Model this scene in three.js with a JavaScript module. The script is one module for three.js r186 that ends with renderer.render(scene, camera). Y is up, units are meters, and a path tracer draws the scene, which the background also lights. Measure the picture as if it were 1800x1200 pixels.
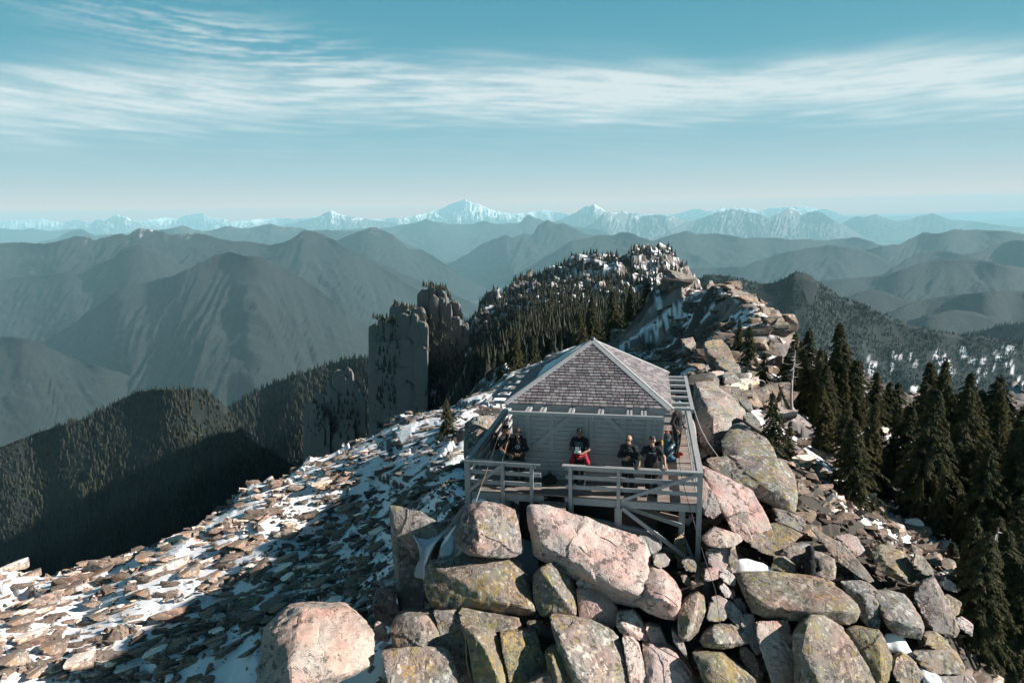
import * as THREE from 'three';
import { mergeGeometries, mergeVertices } from 'three/addons/utils/BufferGeometryUtils.js';
import { ConvexHull } from 'three/addons/math/ConvexHull.js';
import { MarchingCubes } from 'three/addons/objects/MarchingCubes.js';
import { createNoise2D, createNoise3D } from 'simplex-noise';

// ---------- camera ----------
const W = 1024, H = 682, EYE = 7.58, PITCH = 10.02 * Math.PI / 180, ROLL = 1.05 * Math.PI / 180;
const scene = new THREE.Scene();
const camera = new THREE.PerspectiveCamera(53.13, W / H, 0.1, 250000);
camera.position.set(0, EYE, 0);
camera.rotation.order = 'YXZ';
camera.rotation.set(-PITCH, 0, -ROLL);

// ---------- exposure, sun ----------
const renderer = new THREE.WebGLRenderer({ antialias: true });
renderer.setSize(W, H);
renderer.toneMapping = THREE.LinearToneMapping;
renderer.toneMappingExposure = 2.4;
renderer.shadowMap.enabled = true;
const SUN = new THREE.Vector3(0.90, 0.428, 0.075).normalize();
const sun = new THREE.DirectionalLight(new THREE.Color(1, 0.93, 0.865), 5);
sun.position.copy(SUN).multiplyScalar(120);
sun.castShadow = true;
Object.assign(sun.shadow.camera, { left: -120, right: 120, top: 120, bottom: -120, near: 1, far: 400 });
sun.shadow.mapSize.set(4096, 4096);
sun.name = 'sun';
scene.add(sun, sun.target);

// ---------- noise and small maths ----------
function rng(seed) { let s = seed >>> 0; return () => { s = (s + 0x6d2b79f5) | 0; let t = Math.imul(s ^ (s >>> 15), 1 | s); t = (t + Math.imul(t ^ (t >>> 7), 61 | t)) ^ t; return ((t ^ (t >>> 14)) >>> 0) / 4294967296; }; }
const n2 = createNoise2D(rng(11)), n3 = createNoise3D(rng(12));
const fbm2 = (x, y, o = 4) => { let a = 0.5, s = 0; for (let i = 0; i < o; i++) { s += a * n2(x, y); x = x * 2.03 + 7.1; y = y * 2.03 - 3.7; a *= 0.5; } return s; };
const fbm3 = (x, y, z, o = 4) => { let a = 0.5, s = 0; for (let i = 0; i < o; i++) { s += a * n3(x, y, z); x = x * 2.03 + 7.1; y = y * 2.03 - 3.7; z = z * 2.03 + 1.3; a *= 0.5; } return s; };
const ridged = (x, y, o = 4) => { let a = 0.5, s = 0; for (let i = 0; i < o; i++) { s += a * (1 - Math.abs(n2(x, y))); x = x * 2.07 + 3.1; y = y * 2.07 - 5.7; a *= 0.5; } return s; };
const { clamp, lerp, smoothstep } = THREE.MathUtils;
const sstep = (a, b, x) => smoothstep(x, a, b);
const V = (x, y, z) => new THREE.Vector3(x, y, z);
// a point of the place: the picture direction (in photo pixels) taken out to a forward distance in metres
function P(u, v, depth) {
  const X0 = u - 900, Y0 = 600 - v, c = Math.cos(ROLL), s = Math.sin(ROLL);
  const X = (c * X0 + s * Y0) / 1200, Y = (-s * X0 + c * Y0) / 1200;
  const f = Math.cos(PITCH) + Math.sin(PITCH) * Y, y = Math.cos(PITCH) * Y - Math.sin(PITCH);
  return V(X / f * depth, EYE + y / f * depth, -depth);
}
const nums = (s) => s.trim().split(/[\s;]+/).map((p) => p.split(',').map(Number));

// ---------- naming ----------
const used = {};
function numbered(name) { const k = used[name] = (used[name] ?? -1) + 1; return k ? name + '_' + String(k).padStart(3, '0') : name; }
function tag(o, label, category, group, kind) {
  if (label) o.userData.label = label;
  if (category) o.userData.category = category;
  if (group) o.userData.group = group;
  if (kind) o.userData.kind = kind;
  return o;
}
function put(o, name, label, category, group, kind) { o.name = numbered(name); scene.add(o); return tag(o, label, category, group, kind); }
function mesh(g, m, name, parent) { const o = new THREE.Mesh(g, m); o.castShadow = o.receiveShadow = true; o.name = name; if (parent) parent.add(o); return o; }
const std = (r, g, b, o = {}) => new THREE.MeshStandardMaterial({ color: new THREE.Color().setRGB(r, g, b), roughness: 0.85, ...o });

// ---------- sky: clear teal air with long cirrus streaks ----------
{
  const SW = 3584, SH = 1792, data = new Float32Array(SW * SH * 4);
  const mix3 = (a, b, t) => [lerp(a[0], b[0], t), lerp(a[1], b[1], t), lerp(a[2], b[2], t)];
  // what is seen at each height above the horizon; the haze in front is taken off, so that air and haze together give it
  const ac0 = (a) => clamp(a, -60, 60);
  const seen = [[0, 0.48, 0.44, 0.42], [1.6, 0.47, 0.48, 0.48], [4.2, 0.35, 0.485, 0.53], [6.5, 0.26, 0.46, 0.53], [9, 0.185, 0.42, 0.515], [12, 0.135, 0.375, 0.48], [16.5, 0.095, 0.325, 0.435], [28, 0.032, 0.165, 0.255], [50, 0.013, 0.075, 0.13], [90, 0.007, 0.045, 0.09]];
  const air = (e) => {
    let i = 0; while (i < seen.length - 2 && seen[i + 1][0] < e) i++;
    const t = clamp((e - seen[i][0]) / (seen[i + 1][0] - seen[i][0]), 0, 1), T = Math.exp(-3.4e-5 * Math.min(62000, 1550 / Math.sin(Math.max(0.2, e) * Math.PI / 180)));
    return [0.28, 0.46, 0.51].map((f, c) => clamp((lerp(seen[i][c + 1], seen[i + 1][c + 1], t) - (1 - T) * f) / T, 0.01, 3.0));
  };
  for (let r = 0; r < SH; r++) {
    const el = ((r + 0.5) / SH - 0.5) * 180, cosE = Math.cos(el * Math.PI / 180);
    for (let c = 0; c < SW; c++) {
      const o = (r * SW + c) * 4; data[o + 3] = 1;
      if (el < -0.3) { data[o] = 0.045; data[o + 1] = 0.075; data[o + 2] = 0.085; continue; }
      const az = ((c + 0.5) / SW) * 360 - 180 + 90;            // 0 straight ahead (-z), + to the right
      const a = ((az + 540) % 360) - 180;
      const e = el + 0.018 * 0 * a;
      let k = air(Math.max(0, e));
      const warm = 0.5 + 0.5 * Math.cos((a - 85) * Math.PI / 180);
      k = [k[0] * (0.94 + 0.14 * warm), k[1] * (0.96 + 0.07 * warm), k[2] * (0.97 + 0.05 * warm)];
      // cirrus: noise on the sphere, stretched along the horizon, plus one long broad band
      if (el < 60) {
      const ra = a * Math.PI / 180, px = Math.cos(ra), pz = Math.sin(ra);
      const q = e * 0.30 + 0.35 * n3(px * 1.6, e * 0.03, pz * 1.6 + 4) + 0.012 * ac0(a);
      const fib = n3(px * 5, q * 2.6, pz * 5), fine = n3(px * 9 + 9, q * 9, pz * 9), fin2 = n3(px * 22, q * 20, pz * 22), fin3 = n3(px * 50, q * 44, pz * 50), patch = n3(px * 1.9 + 3, e * 0.07, pz * 1.9);
      const ac = clamp(a, -55, 55), mid = 9.8 - 0.0013 * (ac - 4) * (ac - 4) + 0.5 * n3(px * 1.2, 2.2, pz * 1.2);
      const d = (e - mid - 0.35 * fib) / (2.05 + 0.4 * patch);
      let band = Math.exp(-Math.pow(Math.abs(d), 2.4)) * clamp(0.80 + 0.26 * fib + 0.26 * fine + 0.15 * fin2 + 0.07 * fin3 + 0.20 * sstep(-12, 10, a), 0, 1.2);
      const d2 = (e - mid + 2.2 + 0.4 * fib) / 0.5; band += 0.42 * Math.exp(-d2 * d2) * clamp(0.45 + 0.7 * fine + 0.3 * fib, 0, 1);
      const hi = sstep(9.5, 13, e) * clamp(0.32 * patch + 0.30 * fib + 0.28 * fine + 0.14 * fin2 - 0.05, 0, 1) * sstep(60, 30, e);
      const loose = Math.exp(-Math.pow((e - 13.2 + 0.11 * (a + 20)) / 1.7, 2)) * Math.exp(-Math.pow((a + 21) / 11, 2)) * clamp(0.35 + 0.8 * fine + 0.5 * fib + 0.45 * fin2 + 0.2 * fin3, 0, 1);
      const wisp = Math.exp(-Math.pow((a + 2.6 + 0.22 * (e - 14)) / 0.8, 2)) * sstep(10.5, 13, e) * sstep(22, 16, e) * clamp(0.45 + 0.6 * fine + 0.3 * fin2, 0, 1);
      const thin = Math.exp(-Math.pow((e - 5.2) / 2.2, 2)) * clamp(0.25 * fine + 0.2 * fib + 0.05, 0, 1) * 0.55;
      const al = clamp(band * 0.95 + hi * 0.7 + loose * 0.75 + wisp * 0.5 + thin, 0, 0.94);
      const C = mix3([0.60, 0.70, 0.72], [0.86, 0.885, 0.88], clamp(al, 0, 1));
      k = mix3(k, C, al * 0.95);
      }
      data[o] = k[0] / 2.4; data[o + 1] = k[1] / 2.4; data[o + 2] = k[2] / 2.4;
    }
  }
  const sky = new THREE.DataTexture(data, SW, SH, THREE.RGBAFormat, THREE.FloatType);
  sky.mapping = THREE.EquirectangularReflectionMapping; sky.magFilter = THREE.LinearFilter; sky.needsUpdate = true;
  scene.background = sky; scene.environment = sky;
}
// ---------- haze of the valleys ----------
scene.fog = new THREE.FogExp2(new THREE.Color().setRGB(0.46, 0.87, 1.0), 3.4e-5);
const mixc = (a, b, t) => [lerp(a[0], b[0], t), lerp(a[1], b[1], t), lerp(a[2], b[2], t)];
// ---------- procedural textures (they tile) ----------
function tileNoise(seed) {
  const R = rng(seed), T = new Float32Array(65536); for (let i = 0; i < 65536; i++) T[i] = R() * 2 - 1;
  return (x, y, per) => {
    const xi = Math.floor(x), yi = Math.floor(y), fx = x - xi, fy = y - yi, u = fx * fx * (3 - 2 * fx), w = fy * fy * (3 - 2 * fy);
    const g = (a, b) => T[((((a % per) + per) % per) * 251 + (((b % per) + per) % per) * 4099 + per * 17) & 65535];
    return lerp(lerp(g(xi, yi), g(xi + 1, yi), u), lerp(g(xi, yi + 1), g(xi + 1, yi + 1), u), w);
  };
}
const tn = tileNoise(5), tn2 = tileNoise(77);
const tfbm = (x, y, per, o = 4, f = tn) => { let a = 0.55, s = 0; for (let i = 0; i < o; i++) { s += a * f(x * per, y * per, per); per *= 2; a *= 0.5; } return s; };
const toS = (c) => c <= 0.0031308 ? 12.92 * c : 1.055 * Math.pow(c, 1 / 2.4) - 0.055;
function tex(n, m, f, srgb) {
  const d = new Uint8Array(n * m * 4);
  for (let y = 0; y < m; y++) for (let x = 0; x < n; x++) { const c = f(x / n, y / m, x, y), o = (y * n + x) * 4; for (let k = 0; k < 3; k++) d[o + k] = clamp(srgb ? toS(clamp(c[k], 0, 1)) : c[k], 0, 1) * 255; d[o + 3] = 255; }
  const t = new THREE.DataTexture(d, n, m); t.wrapS = t.wrapT = THREE.RepeatWrapping; t.magFilter = THREE.LinearFilter; t.minFilter = THREE.LinearMipmapLinearFilter; if (srgb) t.colorSpace = THREE.SRGBColorSpace; t.needsUpdate = true; return t;
}
const N1 = 1024;
const field = (f) => { const a = new Float32Array(N1 * N1); for (let y = 0; y < N1; y++) for (let x = 0; x < N1; x++) a[y * N1 + x] = f(x / N1, y / N1); return a; };
const F = {                                           // shared noise fields, looked up with shifts
  big: field((x, y) => tfbm(x, y, 3, 4)), mid: field((x, y) => tfbm(x, y, 12, 3, tn2)), pat: field((x, y) => tfbm(x, y, 26, 3)),
  f1: field((x, y) => tn(x * 170, y * 170, 170)), f2: field((x, y) => tn2(x * 290, y * 290, 290)), f3: field((x, y) => tn(x * 420, y * 420, 420)),
};
const at2 = (k, x, y, dx = 0, dy = 0) => F[k][((y + dy) & 1023) * N1 + ((x + dx) & 1023)];
const rockBump = tex(N1, N1, (u, v, x, y) => { const h = 0.5 + 0.26 * at2('big', x, y, 300, 90) + 0.2 * at2('mid', x, y) + 0.12 * at2('pat', x, y, 50, 70) + 0.10 * at2('f1', x, y) - 0.28 * Math.max(0, 0.05 - Math.abs(at2('big', x, y, 500, 400) + 0.15 * at2('mid', x, y, 9, 5))) / 0.05; return [h, h, h]; });
function granite(base, o, sh) {
  return tex(N1, N1, (u, v, x, y) => {
    const big = at2('big', x, y, sh, 2 * sh), mid = at2('mid', x, y, 3 * sh, sh), f1 = at2('f1', x, y, sh, 0), f2 = at2('f2', x, y), f3 = at2('f3', x, y, 0, sh);
    const hue = at2('big', x, y, sh + 411, 207);
    let c = base.map((b, k) => b * (1 + 0.26 * big + 0.18 * mid + 0.22 * f3 + (k === 0 ? 0.07 : -0.03) * hue));
    c = mixc(c, [0.05, 0.045, 0.045], sstep(0.42, 0.62, f1 * 0.7 + f2 * 0.5 + 0.25 * mid - 0.06) * 0.75);
    c = mixc(c, base.map((b) => Math.min(0.8, b * 1.6)), sstep(0.5, 0.75, f2 * 0.8 - f1 * 0.4 + 0.15 * big) * 0.5);
    if (o.black) c = mixc(c, [0.05, 0.047, 0.045], sstep(0.02, 0.14, 0.6 * at2('big', x, y, 77 + sh, 600) + 0.85 * at2('pat', x, y, 620, sh) + 0.30 * f1 - 0.36 + o.black) * 0.82);
    if (o.white) c = mixc(c, [0.40, 0.39, 0.35], sstep(0.0, 0.1, 0.5 * at2('mid', x, y, 700, 100 + sh) + 0.8 * at2('pat', x, y, 102, 900 + sh) + 0.25 * f1 - 0.44 + o.white) * 0.7);
    if (o.lichen) c = mixc(c, [0.23 + 0.08 * f3, 0.185 + 0.06 * f3, 0.06], sstep(0.0, 0.1, 0.6 * at2('big', x, y, 800, 410 + sh) + 0.8 * at2('pat', x, y, 300 + sh, 300) + 0.25 * f2 - 0.48 + o.lichen) * 0.72);
    return c;
  }, true);
}
const TEX = {
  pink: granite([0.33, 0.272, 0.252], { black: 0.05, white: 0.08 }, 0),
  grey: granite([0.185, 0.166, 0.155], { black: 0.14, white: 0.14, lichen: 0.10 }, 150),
  lichen: granite([0.165, 0.145, 0.130], { black: 0.20, white: 0.20, lichen: 0.21 }, 330),
  moss: granite([0.14, 0.122, 0.09], { black: 0.18, white: 0.10, lichen: 0.33 }, 520),
};
const forestTex = tex(N1, N1, (u, v, x, y) => { const m = clamp(0.62 + 0.45 * at2('f1', x, y) + 0.25 * at2('f2', x, y) + 0.75 * at2('pat', x, y) + 0.6 * at2('mid', x, y), 0.12, 1.6) * 0.62; return [m, m, m]; }, true);
const ROCKM = {};
for (const k in TEX) ROCKM[k] = new THREE.MeshStandardMaterial({ map: TEX[k], bumpMap: rockBump, bumpScale: 0.045, roughness: 0.92, vertexColors: true });
const cliffMat = new THREE.MeshStandardMaterial({ color: new THREE.Color().setRGB(0.115, 0.107, 0.102), vertexColors: true, roughness: 0.95 });
// uv in metres from whichever axis the face looks along, own offset per stone
function boxUV(g, size, ox = 0, oy = 0) {
  const q = g.index ? g.toNonIndexed() : g, p = q.attributes.position.array, uv = new Float32Array(p.length / 3 * 2);
  for (let t = 0; t < p.length; t += 9) {
    const ax = p[t + 3] - p[t], ay = p[t + 4] - p[t + 1], az = p[t + 5] - p[t + 2], bx = p[t + 6] - p[t], by = p[t + 7] - p[t + 1], bz = p[t + 8] - p[t + 2];
    const nx = Math.abs(ay * bz - az * by), ny = Math.abs(az * bx - ax * bz), nz = Math.abs(ax * by - ay * bx), i = nx > ny && nx > nz ? 0 : ny > nz ? 1 : 2;
    for (let k = 0; k < 3; k++) { const x = p[t + 3 * k], y = p[t + 3 * k + 1], z = p[t + 3 * k + 2], o = (t / 3 + k) * 2; uv[o] = (i === 0 ? z : x) / size + ox; uv[o + 1] = (i === 1 ? z : y) / size + oy; }
  }
  q.setAttribute('uv', new THREE.BufferAttribute(uv, 2)); return q;
}
// normals shared only across soft edges; every triangle keeps its own corners
function creased(g, ang) {
  const id = g.index.array, p = g.attributes.position.array, c = g.attributes.color.array, nf = id.length / 3, fn = new Float32Array(nf * 3), fu = new Float32Array(nf * 3), nv = p.length / 3, start = new Int32Array(nv + 1), cs = Math.cos(ang);
  for (let f = 0; f < nf; f++) { const a = id[f * 3] * 3, b = id[f * 3 + 1] * 3, d = id[f * 3 + 2] * 3, ux = p[b] - p[a], uy = p[b + 1] - p[a + 1], uz = p[b + 2] - p[a + 2], vx = p[d] - p[a], vy = p[d + 1] - p[a + 1], vz = p[d + 2] - p[a + 2]; const x = uy * vz - uz * vy, y = uz * vx - ux * vz, z = ux * vy - uy * vx, l = Math.sqrt(x * x + y * y + z * z) || 1; fn.set([x, y, z], f * 3); fu.set([x / l, y / l, z / l], f * 3); for (let k = 0; k < 3; k++) start[id[f * 3 + k] + 1]++; }
  for (let i = 0; i < nv; i++) start[i + 1] += start[i];
  const at = start.slice(), adj = new Int32Array(id.length); for (let k = 0; k < id.length; k++) adj[at[id[k]]++] = (k / 3) | 0;
  const P2 = new Float32Array(id.length * 3), N2 = new Float32Array(id.length * 3), C2 = new Float32Array(id.length * 3);
  for (let k = 0; k < id.length; k++) { const f = (k / 3) | 0, v = id[k]; let x = 0, y = 0, z = 0; for (let q = start[v]; q < start[v + 1]; q++) { const h = adj[q]; if (fu[h * 3] * fu[f * 3] + fu[h * 3 + 1] * fu[f * 3 + 1] + fu[h * 3 + 2] * fu[f * 3 + 2] >= cs) { x += fn[h * 3]; y += fn[h * 3 + 1]; z += fn[h * 3 + 2]; } } const l = Math.sqrt(x * x + y * y + z * z) || 1, o = k * 3, w = v * 3; N2[o] = x / l; N2[o + 1] = y / l; N2[o + 2] = z / l; for (let q = 0; q < 3; q++) { P2[o + q] = p[w + q]; C2[o + q] = c[w + q]; } }
  const r = new THREE.BufferGeometry(); r.setAttribute('position', new THREE.BufferAttribute(P2, 3)); r.setAttribute('normal', new THREE.BufferAttribute(N2, 3)); r.setAttribute('color', new THREE.BufferAttribute(C2, 3)); return r;
}
// ---------- a stone: the rounded hull of its corner points, roughened ----------
function stone(points, o = {}) {
  const hull = new ConvexHull().setFromPoints(points), c = V(0, 0, 0);
  const vs = new Set(); for (const f of hull.faces) { let e = f.edge; do { vs.add(e.head().point); e = e.next; } while (e !== f.edge); }
  const box = new THREE.Box3().setFromPoints([...vs]); box.getCenter(c); const half = box.getSize(V(0, 0, 0)).multiplyScalar(0.5), size = half.length();
  const pl = []; for (const f of hull.faces) { const h = f.normal.dot(f.midpoint) - f.normal.dot(c); if (h > 1e-3) pl.push([f.normal.x / h, f.normal.y / h, f.normal.z / h]); }
  const R = rng(o.seed ?? 1), sd = (o.seed ?? 1) * 7.31;
  for (let i = 0; i < (o.chips ?? 4); i++) { const d = V(R() - 0.5, R() - 0.5, R() - 0.5).normalize(); let m = 0; for (const v of vs) m = Math.max(m, d.x * (v.x - c.x) + d.y * (v.y - c.y) + d.z * (v.z - c.z)); m *= 0.88 + 0.09 * R(); pl.push([d.x / m, d.y / m, d.z / m]); }
  const steps = []; for (let i = 0; i < (o.ledges ?? 2); i++) { const v = V(R() - 0.5, (R() - 0.5) * 0.8, R() - 0.5).normalize(); steps.push([v.x, v.y, v.z, (R() * 0.5 + 0.05) * Math.min(half.x, half.y, half.z) * 1.2, 0.022 + 0.025 * R()]); }
  const ico = mergeVertices(new THREE.IcosahedronGeometry(1, o.detail ?? 14).deleteAttribute('normal').deleteAttribute('uv'), 1e-4), a = ico.attributes.position, pw = o.round ?? 110, col = new Float32Array(a.count * 3), d = V(0, 0, 0);
  const amp = (o.rough ?? 1) * 0.62, tint = o.tint ?? [1, 1, 1];
  for (let i = 0; i < a.count; i++) {
    d.fromBufferAttribute(a, i).multiply(half).normalize();
    let s = 0; for (const p of pl) { const k = p[0] * d.x + p[1] * d.y + p[2] * d.z; if (k > 0) s += Math.pow(k, pw); }
    let r = Math.pow(s, -1 / pw) * 1.025; const x = c.x + d.x * r, y = c.y + d.y * r, z = c.z + d.z * r, q = 1 / size;
    const lam = n3(x * 1.3 + sd, y * 5.5, z * 1.3);
    r += amp * size * (0.050 * fbm3(x * q * 1.9 + sd, y * q * 1.9, z * q * 1.9, 3) * 0.7 + 0.014 * n3(x * q * 9, y * q * 9 + sd, z * q * 9)) + amp * (0.016 * lam + 0.012 * n3(x * 7, y * 7, z * 7 + sd));
    for (const q2 of steps) { const w2 = (d.x * q2[0] + d.y * q2[1] + d.z * q2[2]) * r + 0.03 * size * n3(x * q * 3, y * q * 3, z * q * 3 + sd) - q2[3]; if (w2 > 0) r *= 1 - q2[4] * Math.min(1, w2 / (0.012 * size)); }
    a.setXYZ(i, c.x + d.x * r, c.y + d.y * r, c.z + d.z * r);
    const m = 1 + 0.22 * fbm3(x * 0.9 + sd, y * 0.9, z * 0.9, 3) + 0.08 * n3(x * 6, y * 6, z * 6), w = (o.stain ?? 0.12) * n3(x * 1.1, y * 1.1 + sd, z * 1.1);
    col[i * 3] = tint[0] * m * (1 + w); col[i * 3 + 1] = tint[1] * m * (1 - w * 0.4); col[i * 3 + 2] = tint[2] * m * (1 - w * 0.7);
  }
  ico.setAttribute('color', new THREE.BufferAttribute(col, 3));
  return boxUV(creased(ico, o.crease ?? 0.42), o.uvSize ?? 2.3, sd % 1, (sd * 1.7) % 1);
}
// ================= FAR LAND: valley floor and mountain ridges =================
const farMat = new THREE.MeshStandardMaterial({ vertexColors: true, roughness: 1, map: forestTex, bumpMap: forestTex, bumpScale: 4 });
const bareMat = new THREE.MeshStandardMaterial({ vertexColors: true, roughness: 1 });
const FOREST = [0.005, 0.011, 0.012], FOREST2 = [0.010, 0.016, 0.014], ROCK = [0.11, 0.104, 0.10], SNOW = [0.74, 0.75, 0.765], CUT = [0.16, 0.145, 0.125];
const FLOOR = -1250;
function gridMesh(nu, nv, at, colorAt, m) {       // a sheet of (nu+1) x (nv+1) points
  const pos = new Float32Array((nu + 1) * (nv + 1) * 3), col = new Float32Array(pos.length), idx = [];
  for (let i = 0; i <= nu; i++) for (let j = 0; j <= nv; j++) { const p = at(i, j), o = (i * (nv + 1) + j) * 3; pos[o] = p.x; pos[o + 1] = p.y; pos[o + 2] = p.z; }
  for (let i = 0; i < nu; i++) for (let j = 0; j < nv; j++) { const a = i * (nv + 1) + j, b = a + 1, c = a + nv + 1, d = c + 1; idx.push(a, c, b, b, c, d); }
  const g = new THREE.BufferGeometry();
  g.setAttribute('position', new THREE.BufferAttribute(pos, 3)); g.setIndex(idx); g.computeVertexNormals();
  const nn = g.attributes.normal.array;
  for (let k = 0; k < col.length; k += 3) { const c = colorAt(pos[k], pos[k + 1], pos[k + 2], Math.abs(nn[k + 1]), nn[k]); col[k] = c[0]; col[k + 1] = c[1]; col[k + 2] = c[2]; }
  g.setAttribute('color', new THREE.BufferAttribute(col, 3));
  if (m.map) { const uv = new Float32Array(pos.length / 3 * 2); for (let k = 0; k < pos.length / 3; k++) { uv[k * 2] = pos[k * 3] / 1100; uv[k * 2 + 1] = pos[k * 3 + 2] / 1100; } g.setAttribute('uv', new THREE.BufferAttribute(uv, 2)); }
  return mesh(g, m);
}
// valley floor to the horizon
{
  const o = gridMesh(220, 160, (i, j) => {
    const r = 700 * Math.pow(88, j / 160), a = (i / 220 - 0.5) * Math.PI * 1.3;
    const x = Math.sin(a) * r, z = -Math.cos(a) * r;
    return V(x, FLOOR + 70 * fbm2(x / 2600, z / 2600, 5), z);
  }, (x, y, z) => {
    const f = mixc(FOREST, FOREST2, clamp(0.5 + fbm2(x / 300, z / 300, 3), 0, 1));
    const cut = sstep(0.10, 0.32, fbm2(x / 900 + 8, z / 900, 4) + 0.25 * n2(x / 120, z / 120)) * sstep(9000, 5000, -z);
    return mixc(f, CUT, cut * 0.8);
  }, farMat);
  put(o, 'ground', 'broad forested valley floor far below the ridge', null, null, 'structure');
}
// One ridge: its crest as a line of picture points at a distance; it falls to the valley in front and behind with spurs and gullies.
function ridge(name, label, D, line, o = {}) {
  const pts = nums(line), step = o.step ?? 4.2, us = [];
  const u0 = pts[0][0], u1 = pts[pts.length - 1][0], n = Math.round((u1 - u0) / step), nv = Math.round((o.rows ?? 46) * 0.8), fall = o.fall ?? (o.high ? 0.42 : 0.3), rough = (o.rough ?? 1) * (o.high ? 1 : 0.36), floor = o.floor ?? FLOOR;
  const crest = [];
  const ends = (pts[0][1] > -1e9) ? [P(...pts[0], D).y, P(...pts[pts.length - 1], D * (1 + (o.bend ?? 0))).y].map((y) => (y - floor) / 0.5 * 1200 / D) : [0, 0];
  const nL = Math.round(Math.min(ends[0], 420) / step / 4), nR = Math.round(Math.min(ends[1], 420) / step / 4);
  for (let i = -nL; i <= n + nR; i++) {
    const u = clamp(u0 + (u1 - u0) * i / n, u0, u1); let k = 0; while (k < pts.length - 2 && pts[k + 1][0] < u) k++;
    const t = (u - pts[k][0]) / (pts[k + 1][0] - pts[k][0]), v = lerp(pts[k][1], pts[k + 1][1], o.sharp ? t : t * t * (3 - 2 * t) * 0.5 + t * 0.5);
    const dd = D * (1 + (o.bend ?? 0) * (u - u0) / (u1 - u0) + (o.wob ?? 0.03) * n2(u / 140 + D, 3.3));
    const jag = (o.jag ?? 0.9) * (1.4 * fbm2(u / 26 + D, 1.7, 3) + 0.7 * n2(u / 5 + D, 9)), b = P(u, v - jag, dd);
    const off = i < 0 ? -i / nL : i > n ? (i - n) / nR : 0; if (off) { const q = P(i < 0 ? u0 - off * ends[0] : u1 + off * ends[1], v, dd); q.y = lerp(b.y, floor, Math.pow(off, 0.9)); crest.push(q); continue; }
    crest.push(b);
  }
  const H0 = (p) => p.y - floor, back = 8;
  const wN = Math.round(60 / step), smooth = crest.map((c, i) => { let a = 0, k = 0; for (let q = -wN; q <= wN; q += 2) { const e = crest[clamp(i + q, 0, crest.length - 1)]; a += e.y; k++; } return Math.min(a / k, c.y + 1e9); });
  const m = gridMesh(n + nL + nR, nv + back, (i, j) => {
    const c = crest[i], h = Math.max(60, H0(c)), L = h / fall;
    const dir = V(c.x, 0, c.z).normalize();
    if (j < back) { const s = (1 - j / back); return V(c.x + dir.x * s * L * 0.7, c.y - h * 0.75 * Math.pow(s, 0.9), c.z + dir.z * s * L * 0.7); }
    const t = (j - back) / nv, s = Math.pow(t, 1.25) * L;
    const cs = smooth[i], X = c.x - dir.x * s, Z = c.z - dir.z * s, q = 1 / (h * 1.25);
    const wx = 0.5 * n2(X * q * 0.8 + D, Z * q * 0.8), wz = 0.5 * n2(X * q * 0.8 - 9, Z * q * 0.8 + D);
    const env = Math.sin(Math.min(1, t * 1.1 + 0.02) * Math.PI);
    let y = cs + (c.y - cs) * Math.exp(-t * 7) - h * Math.pow(t, 0.95) * 0.94;
    y += rough * h * 0.34 * (ridged(X * q + wx, Z * q + wz, 4) - 0.64) * env + rough * h * 0.05 * n2(X * q * 7, Z * q * 7) * env;
    y += (o.grain ?? 1) * D * 0.0009 * n2(X / (D * 0.004), Z / (D * 0.004)) * Math.min(1, t * 6);
    if (j > back) y = Math.min(y, c.y - h * 0.02 * t);
    return V(c.x - dir.x * s, Math.max(y, floor - 120), c.z - dir.z * s);
  }, (x, y, z, ny, nx) => {
    const g = n2(x / (D * 0.006), z / (D * 0.006)), gg = n2(x / (D * 0.02) + 4, z / (D * 0.02) + y / (D * 0.02));
    let c = mixc(FOREST, FOREST2, clamp(0.5 + 0.5 * g + 0.3 * gg, 0, 1));
    if (o.rock !== undefined) { const top = Math.max(...[0]) ; c = mixc(c, ROCK, sstep(o.rock - 160, o.rock + 160, y + 260 * gg + 120 * g)); }
    else c = mixc(c, ROCK, sstep(0.5, 0.85, gg + 0.3 * g) * 0.12);
    if (o.snow !== undefined) { const w = o.patch ? 0 : sstep(o.snow - (o.soft ?? 140), o.snow + (o.soft ?? 140), y + (o.mottle ?? 220) * (0.8 * gg + 0.8 * g) + (ny - 0.75) * (o.flat ?? 500)); c = mixc(c, SNOW, w); }
    if (o.patch) c = mixc(c, SNOW, o.patch(x, y, z));
    return c;
  }, o.high || o.plain ? bareMat : farMat);
  return put(m, name, label, null, null, 'structure');
}
// the snow giants on the horizon
ridge('mountain', 'great white volcano standing highest on the horizon', 46000, '690,388 715,380 740,377 762,369 778,366 790,359 803,354 808,353 815,350 820,351 832,358 842,358 858,366 873,371 890,374 915,378 940,385', { snow: 100, soft: 200, mottle: 420, flat: 900, jag: 0.8, fall: 0.5, rows: 60, step: 1.6, rough: 1.3, rock: 0, sharp: 1, high: 1 });
ridge('mountain_range', 'long line of far snowy peaks along the left horizon', 56000, '-120,392 -60,386 0,389 25,386 42,387 71,384 85,387 106,391 131,387 156,390 180,388 240,387 267,384 291,382 309,383 330,378 354,375 370,383 391,384 405,389 430,385 450,384 473,384 492,382 515,385 551,380 583,379 620,382 660,384 700,383 730,381 770,384', { snow: 200, soft: 180, mottle: 420, flat: 800, jag: 1.3, rock: -200, step: 2, fall: 0.5, rows: 36, sharp: 1, high: 1 });
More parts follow.
